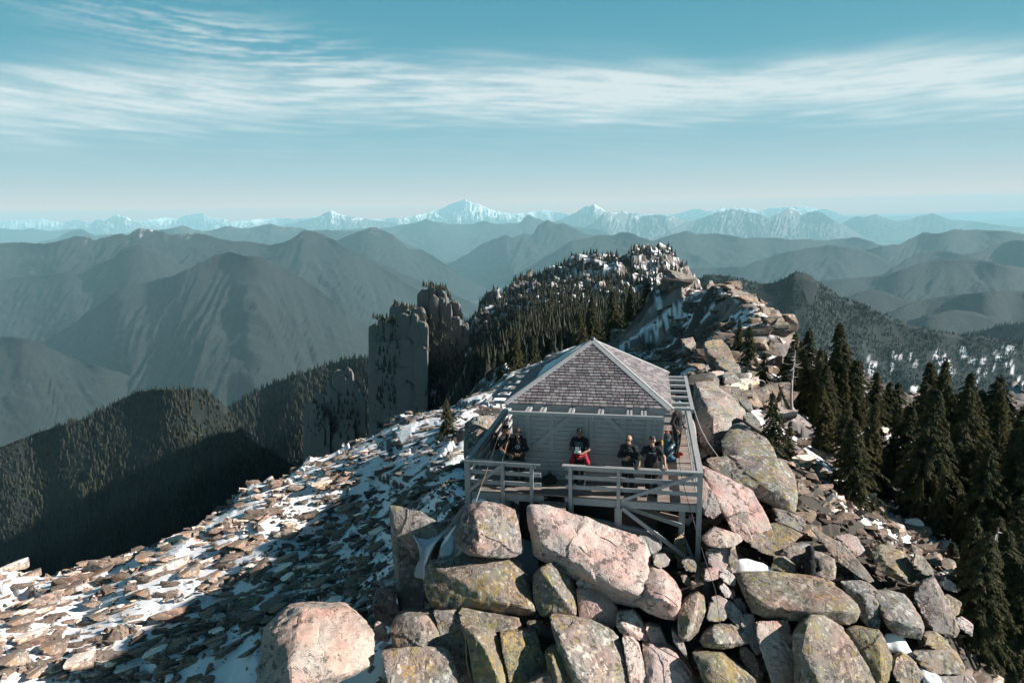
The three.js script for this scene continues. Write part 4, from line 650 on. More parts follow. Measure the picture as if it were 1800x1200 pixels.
// deck planks and rim
{
  const R = rng(9), pm = () => plankMats[Math.floor(R() * 4)], pw = 0.142, deck = K(beam(V(-DL + 0.1, -0.10, 0), V(-W2, -0.10, 0), 0.12, 0.12), paint, 'deck');
  const plank = (x0, x1, z) => K(beam(V(x0, -0.02 + 0.006 * (R() - 0.5), z), V(x1 + 0.03 * (R() - 0.5), -0.02 + 0.006 * (R() - 0.5), z), pw - 0.010, 0.036), pm(), 'plank', deck);
  for (let z = W2 + pw / 2; z < DF - 0.04; z += pw) { const c = -0.4 + 1.5 * (R() - 0.5); plank(-DL, c - 0.006, z); plank(c, DR, z); }
  for (let z = -DF + pw / 2; z < W2; z += pw) { plank(W2 + 0.02, DR, z); plank(-DL, -W2 - 0.02, z); }
  for (let z = -W2 - pw / 2; z > -DF; z -= pw * 1) plank(-W2, W2, z);
  for (let x = -DL + 0.3; x < DR; x += 0.62) K(beam(V(x, -0.13, -DF + 0.05), V(x, -0.13, DF - 0.05), 0.06, 0.16, V(1, 0, 0)), plankMats[2], 'joist', deck);
  // rims
  for (const [a, b] of [[V(-DL, -0.14, DF), V(-1.10, -0.14, DF)], [V(-0.5, -0.14, DF), V(DR, -0.14, DF)]]) K(beam(a, b, 0.2, 0.05, V(0, 0, 1)), paint, 'rim_beam');
  K(beam(V(DR, -0.14, -DF), V(DR, -0.14, DF - 0.03), 0.2, 0.05, V(1, 0, 0)), paint, 'rim_beam'); K(beam(V(-DL, -0.14, -DF), V(-DL, -0.14, DF - 0.03), 0.2, 0.05, V(1, 0, 0)), paint, 'rim_beam');
  K(beam(V(-DL, -0.14, -DF), V(DR, -0.14, -DF), 0.2, 0.05, V(0, 0, 1)), paint, 'rim_beam');
  // landing and step in the gap of the railing
  for (let i = 0; i < 5; i++) K(beam(V(-1.12 + i * 0.155, -0.20, DF + 0.02), V(-1.12 + i * 0.155, -0.22, DF + 0.62), 0.142, 0.04), plankMats[2], 'landing_board', deck);
  K(beam(V(-1.25, -0.27, DF + 0.66), V(-0.36, -0.30, DF + 0.66), 0.14, 0.09), plankMats[3], 'step', deck);
}
// railing
{
  const post = (x, z, y0, y1 = RT - 0.03, w = 0.095) => K(beam(V(x, y0, z), V(x, y1, z), w, w, V(0, 0, 1)), paint, 'post');
  const zF = DF + 0.045;
  post(-DL - 0.02, zF, -0.75, RT - 0.03, 0.15); post(-2.26, zF + 0.02, -0.62); post(-1.43, zF + 0.02, -0.42); post(-0.34, zF + 0.02, -0.55); post(0.98, zF + 0.02, -1.05); post(DR + 0.02, zF, -2.75, RT - 0.03, 0.13);
  const rail = (a, b, name = 'rail', w = 0.115, t = 0.045, up = V(0, 0, 1)) => K(beam(a, b, w, t, up), paint, name);
  for (const [x0, x1] of [[-DL - 0.09, -1.18], [-0.56, DR + 0.09]]) {
    rail(V(x0, RT, zF + 0.01), V(x1, RT, zF + 0.01), 'handrail', 0.15, 0.045, V(0, 1, 0));
    rail(V(x0 + 0.08, RT - 0.085, zF - 0.07), V(Math.min(x1 - 0.16, DR), RT - 0.085, zF - 0.07));
    rail(V(x0 + 0.08, 0.555, zF - 0.07), V(x1 - (x1 > 0 ? 0.1 : 0), 0.555, zF - 0.07)); rail(V(x0 + 0.08, 0.26, zF - 0.07), V(x1 - (x1 > 0 ? 0.1 : 0), 0.26, zF - 0.07));
  }
  K(beam(V(-DL + 0.04, 0.03, zF + 0.06), V(-2.30, 0.80, zF + 0.06), 0.09, 0.035, V(0, 0, 1)), paint, 'rail_brace');
  K(beam(V(1.06, 0.00, zF + 0.06), V(DR - 0.08, 0.83, zF + 0.06), 0.09, 0.035, V(0, 0, 1)), paint, 'rail_brace');
  for (const [x, s] of [[DR, 1], [-DL, -1]]) {
    for (const z of [-DF, -1.6, 0.1, 1.75]) post(x + 0.02 * s, z, -0.45);
    rail(V(x + 0.02 * s, RT + 0.002, -DF - 0.06), V(x + 0.02 * s, RT + 0.002, zF - 0.07), 'handrail', 0.15, 0.045, V(0, 1, 0));
    for (const y of [RT - 0.085, 0.555, 0.26]) rail(V(x - 0.055 * s, y, -DF), V(x - 0.055 * s, y, zF - 0.1), 'rail', 0.115, 0.045, V(1, 0, 0));
  }
  for (const y of [RT, 0.555, 0.26]) rail(V(-DL, y, -DF), V(DR, y, -DF));
}
// posts, sills and braces under the deck
{
  const s = (x0, y0, z0, x1, y1, z1, w = 0.1, t = 0.1, name = 'brace', m = paint, up = V(0, 0, 1)) => K(beam(V(x0, y0, z0), V(x1, y1, z1), w, t, up), m, name);
  s(0.98, -0.24, DF + 0.01, 0.98, -0.98, DF + 0.01, 0.19, 0.16, 'support_post');
  s(-0.34, -0.24, DF, -0.34, -0.6, DF, 0.15, 0.12, 'support_post');
  s(2.72, -0.24, 2.55, 2.72, -2.25, 2.55, 0.17, 0.17, 'support_post'); s(2.80, -0.24, -0.2, 2.80, -1.7, -0.2, 0.17, 0.17, 'support_post'); s(2.8, -0.24, -2.9, 2.8, -1.9, -2.9, 0.17, 0.17, 'support_post');
  s(-2.9, -0.24, 2.4, -2.9, -2.2, 2.4, 0.17, 0.17, 'support_post'); s(-2.9, -0.24, -0.4, -2.9, -3.0, -0.4, 0.17, 0.17, 'support_post'); s(-2.9, -0.24, -2.8, -2.9, -4, -2.8, 0.17, 0.17, 'support_post');
  s(-0.75, -0.52, DF + 0.02, 2.05, -1.02, DF - 0.05, 0.16, 0.12, 'sill_beam');
  s(0.9, -0.42, 2.6, 2.70, -0.92, 2.66, 0.12, 0.08, 'brace');
  s(1.08, -0.22, DF + 0.09, DR - 0.02, -1.72, DF + 0.10, 0.10, 0.06, 'brace');
  s(2.72, -1.15, 2.66, DR - 0.02, -1.80, DF - 0.04, 0.09, 0.05, 'brace');
  s(DR - 0.05, -1.74, DF + 0.10, DR + 0.44, -1.74, DF - 0.10, 0.10, 0.10, 'tie_beam', paint, V(0, 1, 0)); s(1.9, -1.72, 2.46, 2.9, -1.78, 2.60, 0.1, 0.1, 'tie_beam', paint, V(0, 1, 0));
  s(DR + 0.38, -1.74, DF - 0.06, DR + 0.34, -2.85, DF - 0.06, 0.11, 0.11, 'support_post'); s(DR + 0.05, -1.80, DF + 0.02, DR + 0.33, -2.35, DF - 0.02, 0.08, 0.05, 'brace');
  s(-DL + 0.06, -0.62, DF + 0.05, -2.32, -0.12, DF + 0.05, 0.09, 0.05, 'brace');
  s(1.2, -0.62, 2.3, 2.9, -0.95, 2.3, 0.16, 0.05, 'skirt_board', plankMats[3]); s(1.95, -0.5, 2.0, 1.95, -1.15, 2.0, 0.2, 0.05, 'skirt_board', plankMats[3]); s(2.3, -0.3, 1.7, 2.3, -1.2, 1.7, 0.24, 0.05, 'skirt_board', plankMats[3]);
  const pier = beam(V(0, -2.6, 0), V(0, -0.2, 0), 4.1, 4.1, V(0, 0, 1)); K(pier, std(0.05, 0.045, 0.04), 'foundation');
}
// open shutter frames standing out level with the eave on three sides
{
  const X = EA + 0.62, y = HE - 0.10;
  for (const [s, list] of [[0, [-1.64, -1.56, -1.23, -1.14, -0.42, -0.33, 0.40, 0.49, 1.19, 1.28, 1.58, 1.67]], [1, [-1.95, -1.45, -0.72, 0.0, 0.75, 1.45, 1.95]], [3, [-1.95, -1.1, -0.3, 0.5, 1.25, 1.95]]]) {
    const rot = (g) => g.rotateY(s * Math.PI / 2), frame = K(rot(beam(V(-W2, y, X), V(W2, y, X), 0.10, 0.085, V(0, 1, 0))), paint, 'shutter_frame');
    for (const x of list) K(rot(beam(V(x, y + 0.01, W2 + 0.05), V(x, y + 0.005, X - 0.05), s ? 0.15 : 0.055, 0.07, V(0, 1, 0))), paint, 'rafter', frame);
    K(rot(beam(V(-W2, y - 0.08, W2 + 0.06), V(W2, y - 0.08, W2 + 0.06), 0.09, 0.05, V(0, 0, 1))), paint, 'hinge_rail', frame);
    for (const x of [-1.9, -0.85, 0.25, 1.35, 1.95]) K(rot(beam(V(x - 0.03, y - 0.06, X + 0.01), V(x + 0.04, y - 0.11, X + 0.01), 0.05, 0.05, V(0, 0, 1))), paint, 'bracket', frame);
  }
}
// ================= TREES =================
const barkTex = tex(256, 256, (x, y) => { const m = 1 + 0.5 * tn(x * 30, y * 6, 30) + 0.4 * tfbm(x, y, 8, 3, tn2); return [0.085 * m, 0.068 * m, 0.055 * m]; }, true);
const bark = new THREE.MeshStandardMaterial({ map: barkTex, roughness: 0.95 });
const deadWood = std(0.26, 0.24, 0.23, { roughness: 0.8 });
const needleMat = new THREE.MeshPhysicalMaterial({ vertexColors: true, roughness: 0.9, side: THREE.DoubleSide, transmission: 0.3, thickness: 0, specularIntensity: 0.4 });
function tube(pts, r0, r1, seg = 6) {                // a tapered limb
  const c = new THREE.CatmullRomCurve3(pts), n = Math.max(3, pts.length * 3), g = new THREE.TubeGeometry(c, n, 1, seg), p = g.attributes.position;
  for (let i = 0; i <= n; i++) { const q = c.getPointAt(i / n), r = lerp(r0, r1, i / n); for (let j = 0; j <= seg; j++) { const k = i * (seg + 1) + j; p.setXYZ(k, q.x + (p.getX(k) - q.x) * r, q.y + (p.getY(k) - q.y) * r, q.z + (p.getZ(k) - q.z) * r); } }
  g.computeVertexNormals(); return g;
}
function conifer(seed, o = {}) {                      // one metre tall; made of drooping boughs carrying flat sprays
  const R = rng(seed), h0 = o.bare ?? 0.05, wid = o.wid ?? 0.24, pos = [], col = [], limbs = [];
  const lean = V((R() - 0.5) * 0.06, 1, (R() - 0.5) * 0.06), at = (t) => V(lean.x * t + 0.012 * Math.sin(t * 7 + seed), t, lean.z * t + 0.012 * Math.cos(t * 6 + seed));
  const tri = (a, b, c, k) => { pos.push(...a, ...b, ...c); for (let i = 0; i < 3; i++) col.push(k[0], k[1], k[2]); };
  const spray = (p, dir, up, len, w, k) => {          // a little fan of needles: three narrow blades
    for (let q = -1; q <= 1; q++) {
      const d = dir.clone().applyAxisAngle(up, q * 0.55 + (R() - 0.5) * 0.3), side = d.clone().cross(up).normalize().multiplyScalar(w * (0.6 + 0.5 * R())), L = len * (q ? 0.75 : 1) * (0.8 + 0.4 * R());
      const m = p.clone().addScaledVector(d, L * 0.45).addScaledVector(up, 0.06 * L), e = p.clone().addScaledVector(d, L).addScaledVector(V(0, -1, 0), L * 0.22);
      tri(p, m.clone().add(side), e, k); tri(p, e, m.clone().sub(side), k);
    }
  };
  let t = h0; const gold = o.gold ?? 0.3, sideBias = R() * 6.28;
  while (t < 0.985) {
    const n = 5 + Math.floor(R() * 3), f = (t - h0) / (1 - h0);
    for (let i = 0; i < n; i++) {
      const a = (i + R() * 0.8) / n * 6.283 + t * 40, gap = R() < (o.gap ?? 0.1); if (gap) continue;
      let L = wid * (Math.pow(1 - f, 0.85) * (0.72 + 0.5 * R()) + 0.05) * (f < 0.12 ? 0.75 + f * 2 : 1) * (1 + 0.16 * Math.cos(a - sideBias)); if (R() < 0.09) L *= 1.3;
      const p0 = at(t), out = V(Math.cos(a), 0, Math.sin(a)), rise = (0.25 * f - 0.10 + 0.3 * (R() - 0.5)) * L, m = Math.max(3, Math.round(L / 0.018));
      const pt = (s) => p0.clone().addScaledVector(out, L * s).add(V(0, rise * s + 0.10 * L * Math.sin(s * 2.4) - 0.42 * L * s * s, 0));
      if (L > 0.1 && R() < 0.5) limbs.push(tube([pt(0), pt(0.4), pt(0.85)], 0.006 * (1 - f) + 0.002, 0.001, 3));
      for (let j = 0; j < m; j++) {
        const s = (j + 0.6) / m, p = pt(s), q = pt(Math.min(1, s + 0.1)), dir = q.sub(p).normalize(), tip = s * s;
        const g = 0.75 + 0.5 * R(), k = mixc([0.040 * g, 0.056 * g, 0.030 * g], [0.17 * g, 0.125 * g, 0.030 * g], clamp(gold * (0.25 + 0.9 * tip + 0.5 * (R() - 0.5)), 0, 1));
        const up = V((R() - 0.5) * 0.7, 1, (R() - 0.5) * 0.7).normalize(), len = 0.048 * (0.75 + 0.5 * R()) * (1 - 0.35 * f);
        for (const sd of [-1, 1]) spray(p, dir.clone().applyAxisAngle(up, sd * (0.55 + 0.5 * R())), up, len, 0.0085, k);
        if (R() < 0.5) spray(p, dir, up, len * 0.9, 0.009, k);
        if (R() < 0.35) spray(p, V(0, -1, 0).addScaledVector(dir, 0.5).normalize(), out, len * 0.9, 0.009, k);
      }
    }
    t += 0.030 * (1.25 - 0.55 * f) * (0.8 + 0.4 * R());
  }
  for (let j = 0; j < 10; j++) spray(at(0.94 + j * 0.006), V((R() - 0.5) * 0.6, 1, (R() - 0.5) * 0.6).normalize(), V(R() - 0.5, 0.2, R() - 0.5).normalize(), 0.034, 0.005, [0.05, 0.05, 0.018]);
  const crown = new THREE.BufferGeometry(); crown.setAttribute('position', new THREE.Float32BufferAttribute(pos, 3)); crown.setAttribute('color', new THREE.Float32BufferAttribute(col, 3)); crown.computeVertexNormals();
  const trunk = mergeGeometries([tube([V(0, -0.06, 0), at(0.25), at(0.6), at(0.97)], 0.024, 0.003, 8), ...limbs]);
  return { crown, trunk };
}
const KINDS = [conifer(1, { wid: 0.25, gold: 0.32 }), conifer(2, { wid: 0.20, gold: 0.42, gap: 0.16 }), conifer(3, { wid: 0.30, gold: 0.22, bare: 0.03 }), conifer(4, { wid: 0.17, gold: 0.55, bare: 0.02 }), conifer(5, { wid: 0.23, gold: 0.28, gap: 0.24, bare: 0.12 })];
const protoTree = KINDS.map(({ crown, trunk }, k) => { const g = new THREE.Group(); mesh(trunk, bark, 'trunk', g); mesh(crown, needleMat, 'crown', g); return g; });
function tree(kind, u, vTop, vBase, d, label, o = {}) {
  const b = P(u, vBase, d), t = P(u + (o.lean ?? 0), vTop, d), h = t.y - b.y, g = protoTree[kind].clone();
  g.position.copy(b); g.scale.set(h * (o.fat ?? 1), h, h * (o.fat ?? 1)); g.rotation.y = (u * 1.7 + d) % 6.28;
  put(g, 'conifer_tree', label, 'tree', o.group);
  return g;
}
tree(0, 1466, 568, 748, 42, 'tallest dark conifer of the clump uphill right of the hut');
tree(4, 1412, 578, 742, 44, 'dark conifer just behind the bleached dead trunk, left of the tallest one');
tree(1, 1432, 612, 752, 40, 'golden-tipped conifer filling the middle of the uphill clump');
tree(2, 1446, 655, 768, 38, 'low bushy conifer at the foot of the uphill clump');
tree(0, 1498, 640, 752, 42, 'conifer leaning over the pale slabs at the right of the uphill clump');
tree(1, 1376, 622, 720, 46, 'slim conifer at the left edge of the uphill clump');
tree(4, 1316, 572, 668, 47, 'ragged brownish conifer growing out of the shaded cliff left of the uphill clump');
tree(4, 1340, 620, 706, 42, 'thin conifer below the ragged one, over scattered pale rocks');
tree(3, 1296, 560, 640, 50, 'small conifer against the cliff above the layered crag', { fat: 0.9 });
tree(2, 1356, 690, 818, 25.5, 'bushy golden-green conifer beside the stepped lichen rock', { fat: 0.85 });
tree(1, 1384, 738, 822, 26, 'small conifer right of the bushy golden-green one');
tree(0, 1487, 735, 915, 25.5, 'big dark conifer with drooping boughs standing alone downhill of the pale slabs', { fat: 1.15 });
tree(1, 1570, 706, 868, 33, 'slender pointed conifer in front of the long white snow slab');
tree(2, 1552, 790, 880, 30, 'low conifer at the foot of the slender pointed one', { fat: 0.9 });
tree(0, 1652, 682, 880, 37, 'tall conifer rising above the right-hand grove against the far forest');
tree(4, 1690, 712, 890, 40, 'conifer behind and right of the tall one in the right-hand grove');
tree(1, 1632, 752, 900, 33, 'dense conifer at the left front of the right-hand grove');
tree(0, 1716, 738, 900, 36, 'broad conifer in the middle of the right-hand grove', { fat: 1.15 });
tree(2, 1672, 800, 920, 31, 'wide low conifer at the front of the right-hand grove');
tree(1, 1748, 700, 880, 44, 'conifer before the snowy knoll at the far right');
tree(0, 1786, 716, 900, 42, 'conifer at the right edge under the snowy knoll');
tree(4, 1764, 776, 930, 34, 'open-branched conifer at the right behind the wide low one');
tree(2, 1800, 800, 960, 31, 'dark conifer cut by the right edge at mid height');
tree(3, 1612, 838, 920, 27, 'left one of the young golden conifers above the boulders', { fat: 0.95 });
tree(3, 1649, 836, 930, 26.5, 'middle one of the young golden conifers above the boulders');
tree(3, 1681, 872, 940, 26, 'right and smallest of the young golden conifers above the boulders');
tree(1, 1594, 868, 925, 28, 'tiny conifer just left of the young golden ones');
tree(0, 1726, 856, 1010, 26, 'conifer above the dead-branched tree at right');
tree(4, 1770, 870, 1080, 24, 'large shadowy conifer behind the dead-branched tree');
tree(2, 1812, 960, 1150, 22, 'dark conifer cut by the right edge, low down');
tree(1, 1745, 1000, 1180, 20.5, 'dark conifer in front of the dead-branched tree at lower right', { fat: 1.5 });
tree(2, 1790, 1060, 1230, 19, 'dark bushy conifer in the lower right corner', { fat: 1.1 });
tree(0, 1705, 985, 1120, 21.5, 'half-bare conifer among rocks just left of the dead-branched tree', { fat: 1.1 });
tree(4, 786, 700, 778, 52, 'single small brown conifer on the snowy gully left of the hut', { fat: 1.1 });
tree(0, 908, 582, 668, 108, 'dark conifer on the snow slope just left of the hut roof');
tree(1, 880, 618, 690, 100, 'smaller conifer left of the dark one beside the roof');
tree(2, 938, 590, 650, 120, 'squat conifer between the roof and the sunlit knoll');
tree(4, 1040, 520, 598, 112, 'conifer rising right behind the roof peak');
tree(0, 1078, 512, 600, 104, 'dark conifer right of the roof peak');
tree(1, 1020, 540, 602, 110, 'narrow conifer left of the roof peak');
tree(3, 1108, 500, 575, 98, 'golden conifer at the head of the dark cliff');
tree(2, 1136, 492, 552, 96, 'bushy conifer under the bleached outcrop');
tree(0, 1700, 1040, 1196, 19.5, 'conifer with drooping boughs over the flat brownish boulder, lower right', { fat: 1.35 });
tree(2, 1735, 1075, 1225, 18.6, 'broad dark conifer at the bottom edge near the lower right corner', { fat: 1.5 });
tree(4, 1768, 985, 1160, 20.8, 'shadowed conifer between the dead-branched tree and the right edge', { fat: 1.5 });
tree(1, 1800, 1000, 1190, 20, 'dark conifer half cut by the right edge near the bottom', { fat: 1.5 });
tree(0, 1662, 952, 1060, 23.5, 'small conifer among snow and stones left of the dead-branched tree', { fat: 1.3 });
{ // the packed rows of the right-hand grove and of the uphill clump
  const R = rng(58), ORD = ['first', 'second', 'third', 'fourth', 'fifth', 'sixth', 'seventh', 'eighth', 'ninth', 'tenth', 'eleventh', 'twelfth', 'thirteenth'];
  for (const [row, d0, n] of [['back', 48, 13], ['middle', 37, 13], ['front', 27.5, 12]]) { let u = 1604; for (let i = 0; i < n; i++) { u += 262 / n * (0.6 + 0.8 * R()); const d = d0 + 5 * (R() - 0.5), g = P(u, 800, d), y = smoothGround(g.x, g.z), h = 3.6 + 3.0 * R(), q = tree(Math.floor(R() * 5), u, 700, 800, d, ORD[i] + ' conifer from the left in the ' + row + ' row of the right-hand grove', { group: 'conifers packed together in the right-hand grove' }), f = h * (0.95 + 0.3 * R()); q.position.y = y - 0.2; q.scale.set(f, h, f); } }
  for (const [row, d0, n] of [['far', 44, 9], ['near', 31, 9]]) { let u = 1424; for (let i = 0; i < n; i++) { u += 190 / n * (0.6 + 0.8 * R()); const d = d0 + 5 * (R() - 0.5), g = P(u, 800, d), y = smoothGround(g.x, g.z), h = 2.4 + 2.4 * R(), q = tree(Math.floor(R() * 5), u, 700, 800, d, ORD[i] + ' conifer from the left in the ' + row + ' row on the open slope', { group: 'scattered conifers on the open slope' }), f = h * (1 + 0.3 * R()); q.position.y = y - 0.15; q.scale.set(f, h, f); } }
  { let u = 1682; for (let i = 0; i < 10; i++) { u += 14 * (0.6 + 0.8 * R()); const d = 18.2 + 4 * R(), g = P(u, 1100, d), y = smoothGround(g.x, g.z), h = 2.2 + 1.7 * R(), q = tree(Math.floor(R() * 5), u, 1000, 1100, d, ORD[i] + ' conifer from the left along the lower right edge of the boulders', { group: 'dark conifers in the lower right corner' }), f = h * 1.35; q.position.y = y - 0.15; q.scale.set(f, h, f); } }
  for (const [row, d0] of [['back', 46], ['front', 40]]) { let u = 1380; for (let i = 0; i < 8; i++) { u += 15 * (0.5 + R()); const d = d0 + 4 * (R() - 0.5), g = P(u, 740, d), y = smoothGround(g.x, g.z), h = 2.4 + 2.2 * R(), q = tree(Math.floor(R() * 5), u, 700, 740, d, ORD[i] + ' small conifer from the left in the ' + row + ' row of the uphill clump', { group: 'small conifers of the uphill clump' }), f = h * 1.15; q.position.y = y - 0.15; q.scale.set(f, h, f); } }
}
// bleached dead trees
function deadTree(seed, base, top, label, o = {}) {
  const R = rng(seed), g = new THREE.Group(), h = top.distanceTo(base), ax = top.clone().sub(base); g.position.copy(base);
  const at = (t) => ax.clone().multiplyScalar(t).add(V(0.03 * h * Math.sin(t * 5 + seed), 0, 0.03 * h * Math.cos(t * 4)));
  mesh(tube([at(-0.03), at(0.3), at(0.65), at(1)], h * 0.028, h * 0.006, 8), o.mat ?? deadWood, 'trunk', g);
  for (let i = 0; i < (o.n ?? 26); i++) {
    const t = (o.from ?? 0.3) + (0.97 - (o.from ?? 0.3)) * (i + R()) / (o.n ?? 26), a = R() * 6.28, L = h * (0.13 + 0.15 * R()) * (1.15 - 0.6 * t) * (o.len ?? 1), p = at(t), out = V(Math.cos(a), 0, Math.sin(a));
    mesh(tube([p, p.clone().addScaledVector(out, L * 0.5).add(V(0, -L * 0.16, 0)), p.clone().addScaledVector(out, L).add(V(0, L * (0.12 - 0.5 * R()), 0))], h * 0.007, h * 0.0022, 5), deadWood, 'branch', g);
  }
  put(g, 'dead_tree', label, 'dead tree');
}
deadTree(3, P(1394, 742, 37), P(1396, 616, 37), 'bleached dead trunk with short curled branches in the uphill clump', { n: 22, from: 0.42, len: 0.75 });
deadTree(7, P(1738, 1130, 21), P(1762, 928, 21.5), 'dead-branched grey tree hung with bare white limbs at the lower right', { n: 44, from: 0.12, len: 1.25 });
deadTree(9, P(1700, 1165, 18.5), P(1716, 1010, 19), 'dark leaning trunk with a few broken white limbs, lower right', { n: 12, from: 0.3, len: 0.8, mat: bark });
// ---------- far woods: instanced, too many to count ----------
function lowConifer(seed) {
  const R = rng(seed), v = [], c = []; const L = 5;
  for (let k = 0; k < L; k++) { const y0 = 0.06 + k * 0.17, y1 = Math.min(1.04, y0 + 0.36), r = 0.17 * (1 - k / (L + 0.6)) * (0.85 + 0.3 * R()), n = 7; for (let i = 0; i < n; i++) { const a0 = i / n * 6.283 + R() * 0.4, a1 = (i + 1) / n * 6.283 + R() * 0.4, q0 = r * (0.75 + 0.5 * R()), q1 = r * (0.75 + 0.5 * R()); v.push(Math.cos(a0) * q0, y0 - 0.05 * R(), Math.sin(a0) * q0, 0, y1, 0, Math.cos(a1) * q1, y0 - 0.05 * R(), Math.sin(a1) * q1); } }
  const g = new THREE.BufferGeometry(); g.setAttribute('position', new THREE.Float32BufferAttribute(v, 3)); g.computeVertexNormals(); return g;
}
const LOW = [lowConifer(1), lowConifer(2), lowConifer(3)];
const woodMat = std(0.026, 0.030, 0.019, { roughness: 1, side: THREE.DoubleSide });
function woods(label, spots) {                       // spots: [x, y, z, height]
  const R = rng(spots.length + 3), per = LOW.map(() => []), M = new THREE.Matrix4(), q = new THREE.Quaternion(), c = new THREE.Color();
  for (const s of spots) { q.setFromAxisAngle(V(0, 1, 0), R() * 6.28); const w = s[3] * (0.85 + 0.5 * R()); M.compose(V(s[0], s[1] - s[3] * 0.05, s[2]), q, V(w, s[3], w)); per[Math.floor(R() * 3)].push([M.clone(), 0.6 + 0.8 * R()]); }
  per.forEach((l, i) => { const im = new THREE.InstancedMesh(LOW[i], woodMat, l.length); l.forEach(([m, b], j) => { im.setMatrixAt(j, m); im.setColorAt(j, c.setRGB(b * 1.05, b, b * 0.95)); }); im.castShadow = im.receiveShadow = true; put(im, 'forest', label, null, null, 'stuff'); });
}
function onSheet(o, n, ok, size, seed) {             // random places on a sheet of land
  const R = rng(seed), p = o.geometry.attributes.position, id = o.geometry.index, nt = id.count / 3, out = []; let guard = 0;
  const cum = new Float32Array(nt); let s = 0; const a = V(), b = V(), c = V();
  for (let t = 0; t < nt; t++) { a.fromBufferAttribute(p, id.getX(t * 3)); b.fromBufferAttribute(p, id.getX(t * 3 + 1)); c.fromBufferAttribute(p, id.getX(t * 3 + 2)); const m = a.clone().add(b).add(c).multiplyScalar(1 / 3); s += ok(m) ? b.clone().sub(a).cross(c.clone().sub(a)).length() / Math.pow(Math.hypot(m.x, m.z), 1.1) : 0; cum[t] = s; }
  while (out.length < n && guard++ < n * 4) { const r = R() * s; let lo = 0, hi = nt - 1; while (lo < hi) { const m = (lo + hi) >> 1; if (cum[m] < r) lo = m + 1; else hi = m; } a.fromBufferAttribute(p, id.getX(lo * 3)); b.fromBufferAttribute(p, id.getX(lo * 3 + 1)); c.fromBufferAttribute(p, id.getX(lo * 3 + 2)); let w0 = R(), w1 = R(); if (w0 + w1 > 1) { w0 = 1 - w0; w1 = 1 - w1; } const q = a.clone().addScaledVector(b.clone().sub(a), w0).addScaledVector(c.clone().sub(a), w1); out.push([q.x, q.y, q.z, size(q, R)]); }
  return out;
}
{ // on the forested peak behind the hut
  const R = rng(52), spots = []; let guard = 0;
  while (spots.length < 22000 && guard++ < 52000) {
    const a = (-12 + 38 * R()) * Math.PI / 180, r = 130 * Math.pow(7.2, R()), x = Math.sin(a) * r, z = -Math.cos(a) * r;
    const m = fbm2(x / 34 + 3, z / 34, 4) + 0.25 * n2(x / 8, z / 8); if (m < (a < 0.1 ? -0.55 : -0.30) + 0.26 * sstep(560, 150, r)) continue;
    spots.push([x, ground(x, z), z, (2.6 + 4.6 * R() * R() + 0.8 * R()) * (0.85 + r / 1400)]);
  }
  woods('dark conifers clothing the peak behind the hut', spots);
}
const hill = ridge('hill', 'dark forested hill at the left edge, its foot in deep shade', 780, '-200,860 -100,815 0,785 36,772 73,758 110,747 147,736 183,719 213,701 242,688 275,686 312,685 337,685 359,688 378,699 396,714 414,736 440,775', { plain: 1, wob: 0.01, jag: 0.4, fall: 0.8, rough: 0.5, grain: 0.5, rows: 60, floor: -640 });
woods('dark conifers on the left hill', onSheet(hill, 26000, (m) => m.z > -830 && Math.abs(m.x) < 0.86 * -m.z && m.y > -450 && n2(m.x / 45, m.z / 45) > -0.62, (q, R) => (4 + 7.5 * R() * R()) * (0.8 + 0.35 * n2(q.x / 60, q.z / 60)), 61));
const hill2 = ridge('hill', 'dark forested hill behind the rock spires', 1250, '300,780 400,716 440,692 484,673 532,655 572,642 616,631 652,629 690,630 740,650 800,690', { plain: 1, wob: 0.01, jag: 0.4, fall: 0.7, rough: 0.5, grain: 0.5, rows: 50, floor: -760 });
woods('dark conifers on the hill behind the rock spires', onSheet(hill2, 16000, (m) => m.z > -1320 && Math.abs(m.x) < 0.7 * -m.z && m.y > -560, (q, R) => 7 + 7 * R(), 62));
const hillR = ridge('hill', 'long dark forested ridge falling to the right behind the trees', 1750, '1180,510 1250,483 1277,485 1300,490 1320,495 1340,498 1360,497 1377,490 1387,485 1397,478 1413,479 1427,485 1440,497 1453,507 1483,522 1517,537 1550,550 1583,563 1617,575 1650,583 1683,587 1720,590 1800,600 1900,620', { plain: 1, wob: 0.01, floor: -820, jag: 0.5, fall: 0.5, rough: 0.6, grain: 0.6, rows: 64, patch: (x, y, z) => sstep(0.42, 0.55, 0.75 * n2(x / 60, z / 60) + 0.4 * n2(x / 14, z / 14) - sstep(-340, -420, y) - sstep(-1250, -1600, z) * 0.3) });
woods('conifers covering the long dark ridge at right', onSheet(hillR, 30000, (m) => m.z > -1850 && m.x > 0 && m.x < 0.86 * -m.z && m.y > -520 && n2(m.x / 70, m.z / 70) > -0.6, (q, R) => (6 + 9 * R() * R()) * (0.85 + 0.35 * n2(q.x / 90, q.z / 90)), 63));
const hillR2 = ridge('hill', 'dark forested shoulder at the right edge beyond the saddle', 2600, '1620,620 1680,596 1703,587 1727,582 1750,575 1767,571 1800,570 1860,566 1940,572', { plain: 1, wob: 0.01, floor: -1100, jag: 0.5, fall: 0.55, rough: 0.5, grain: 0.6, rows: 44 });
woods('conifers on the shoulder at the right edge', onSheet(hillR2, 12000, (m) => m.z > -2700 && m.x < 0.9 * -m.z && m.y > -900, (q, R) => 10 + 10 * R(), 64));
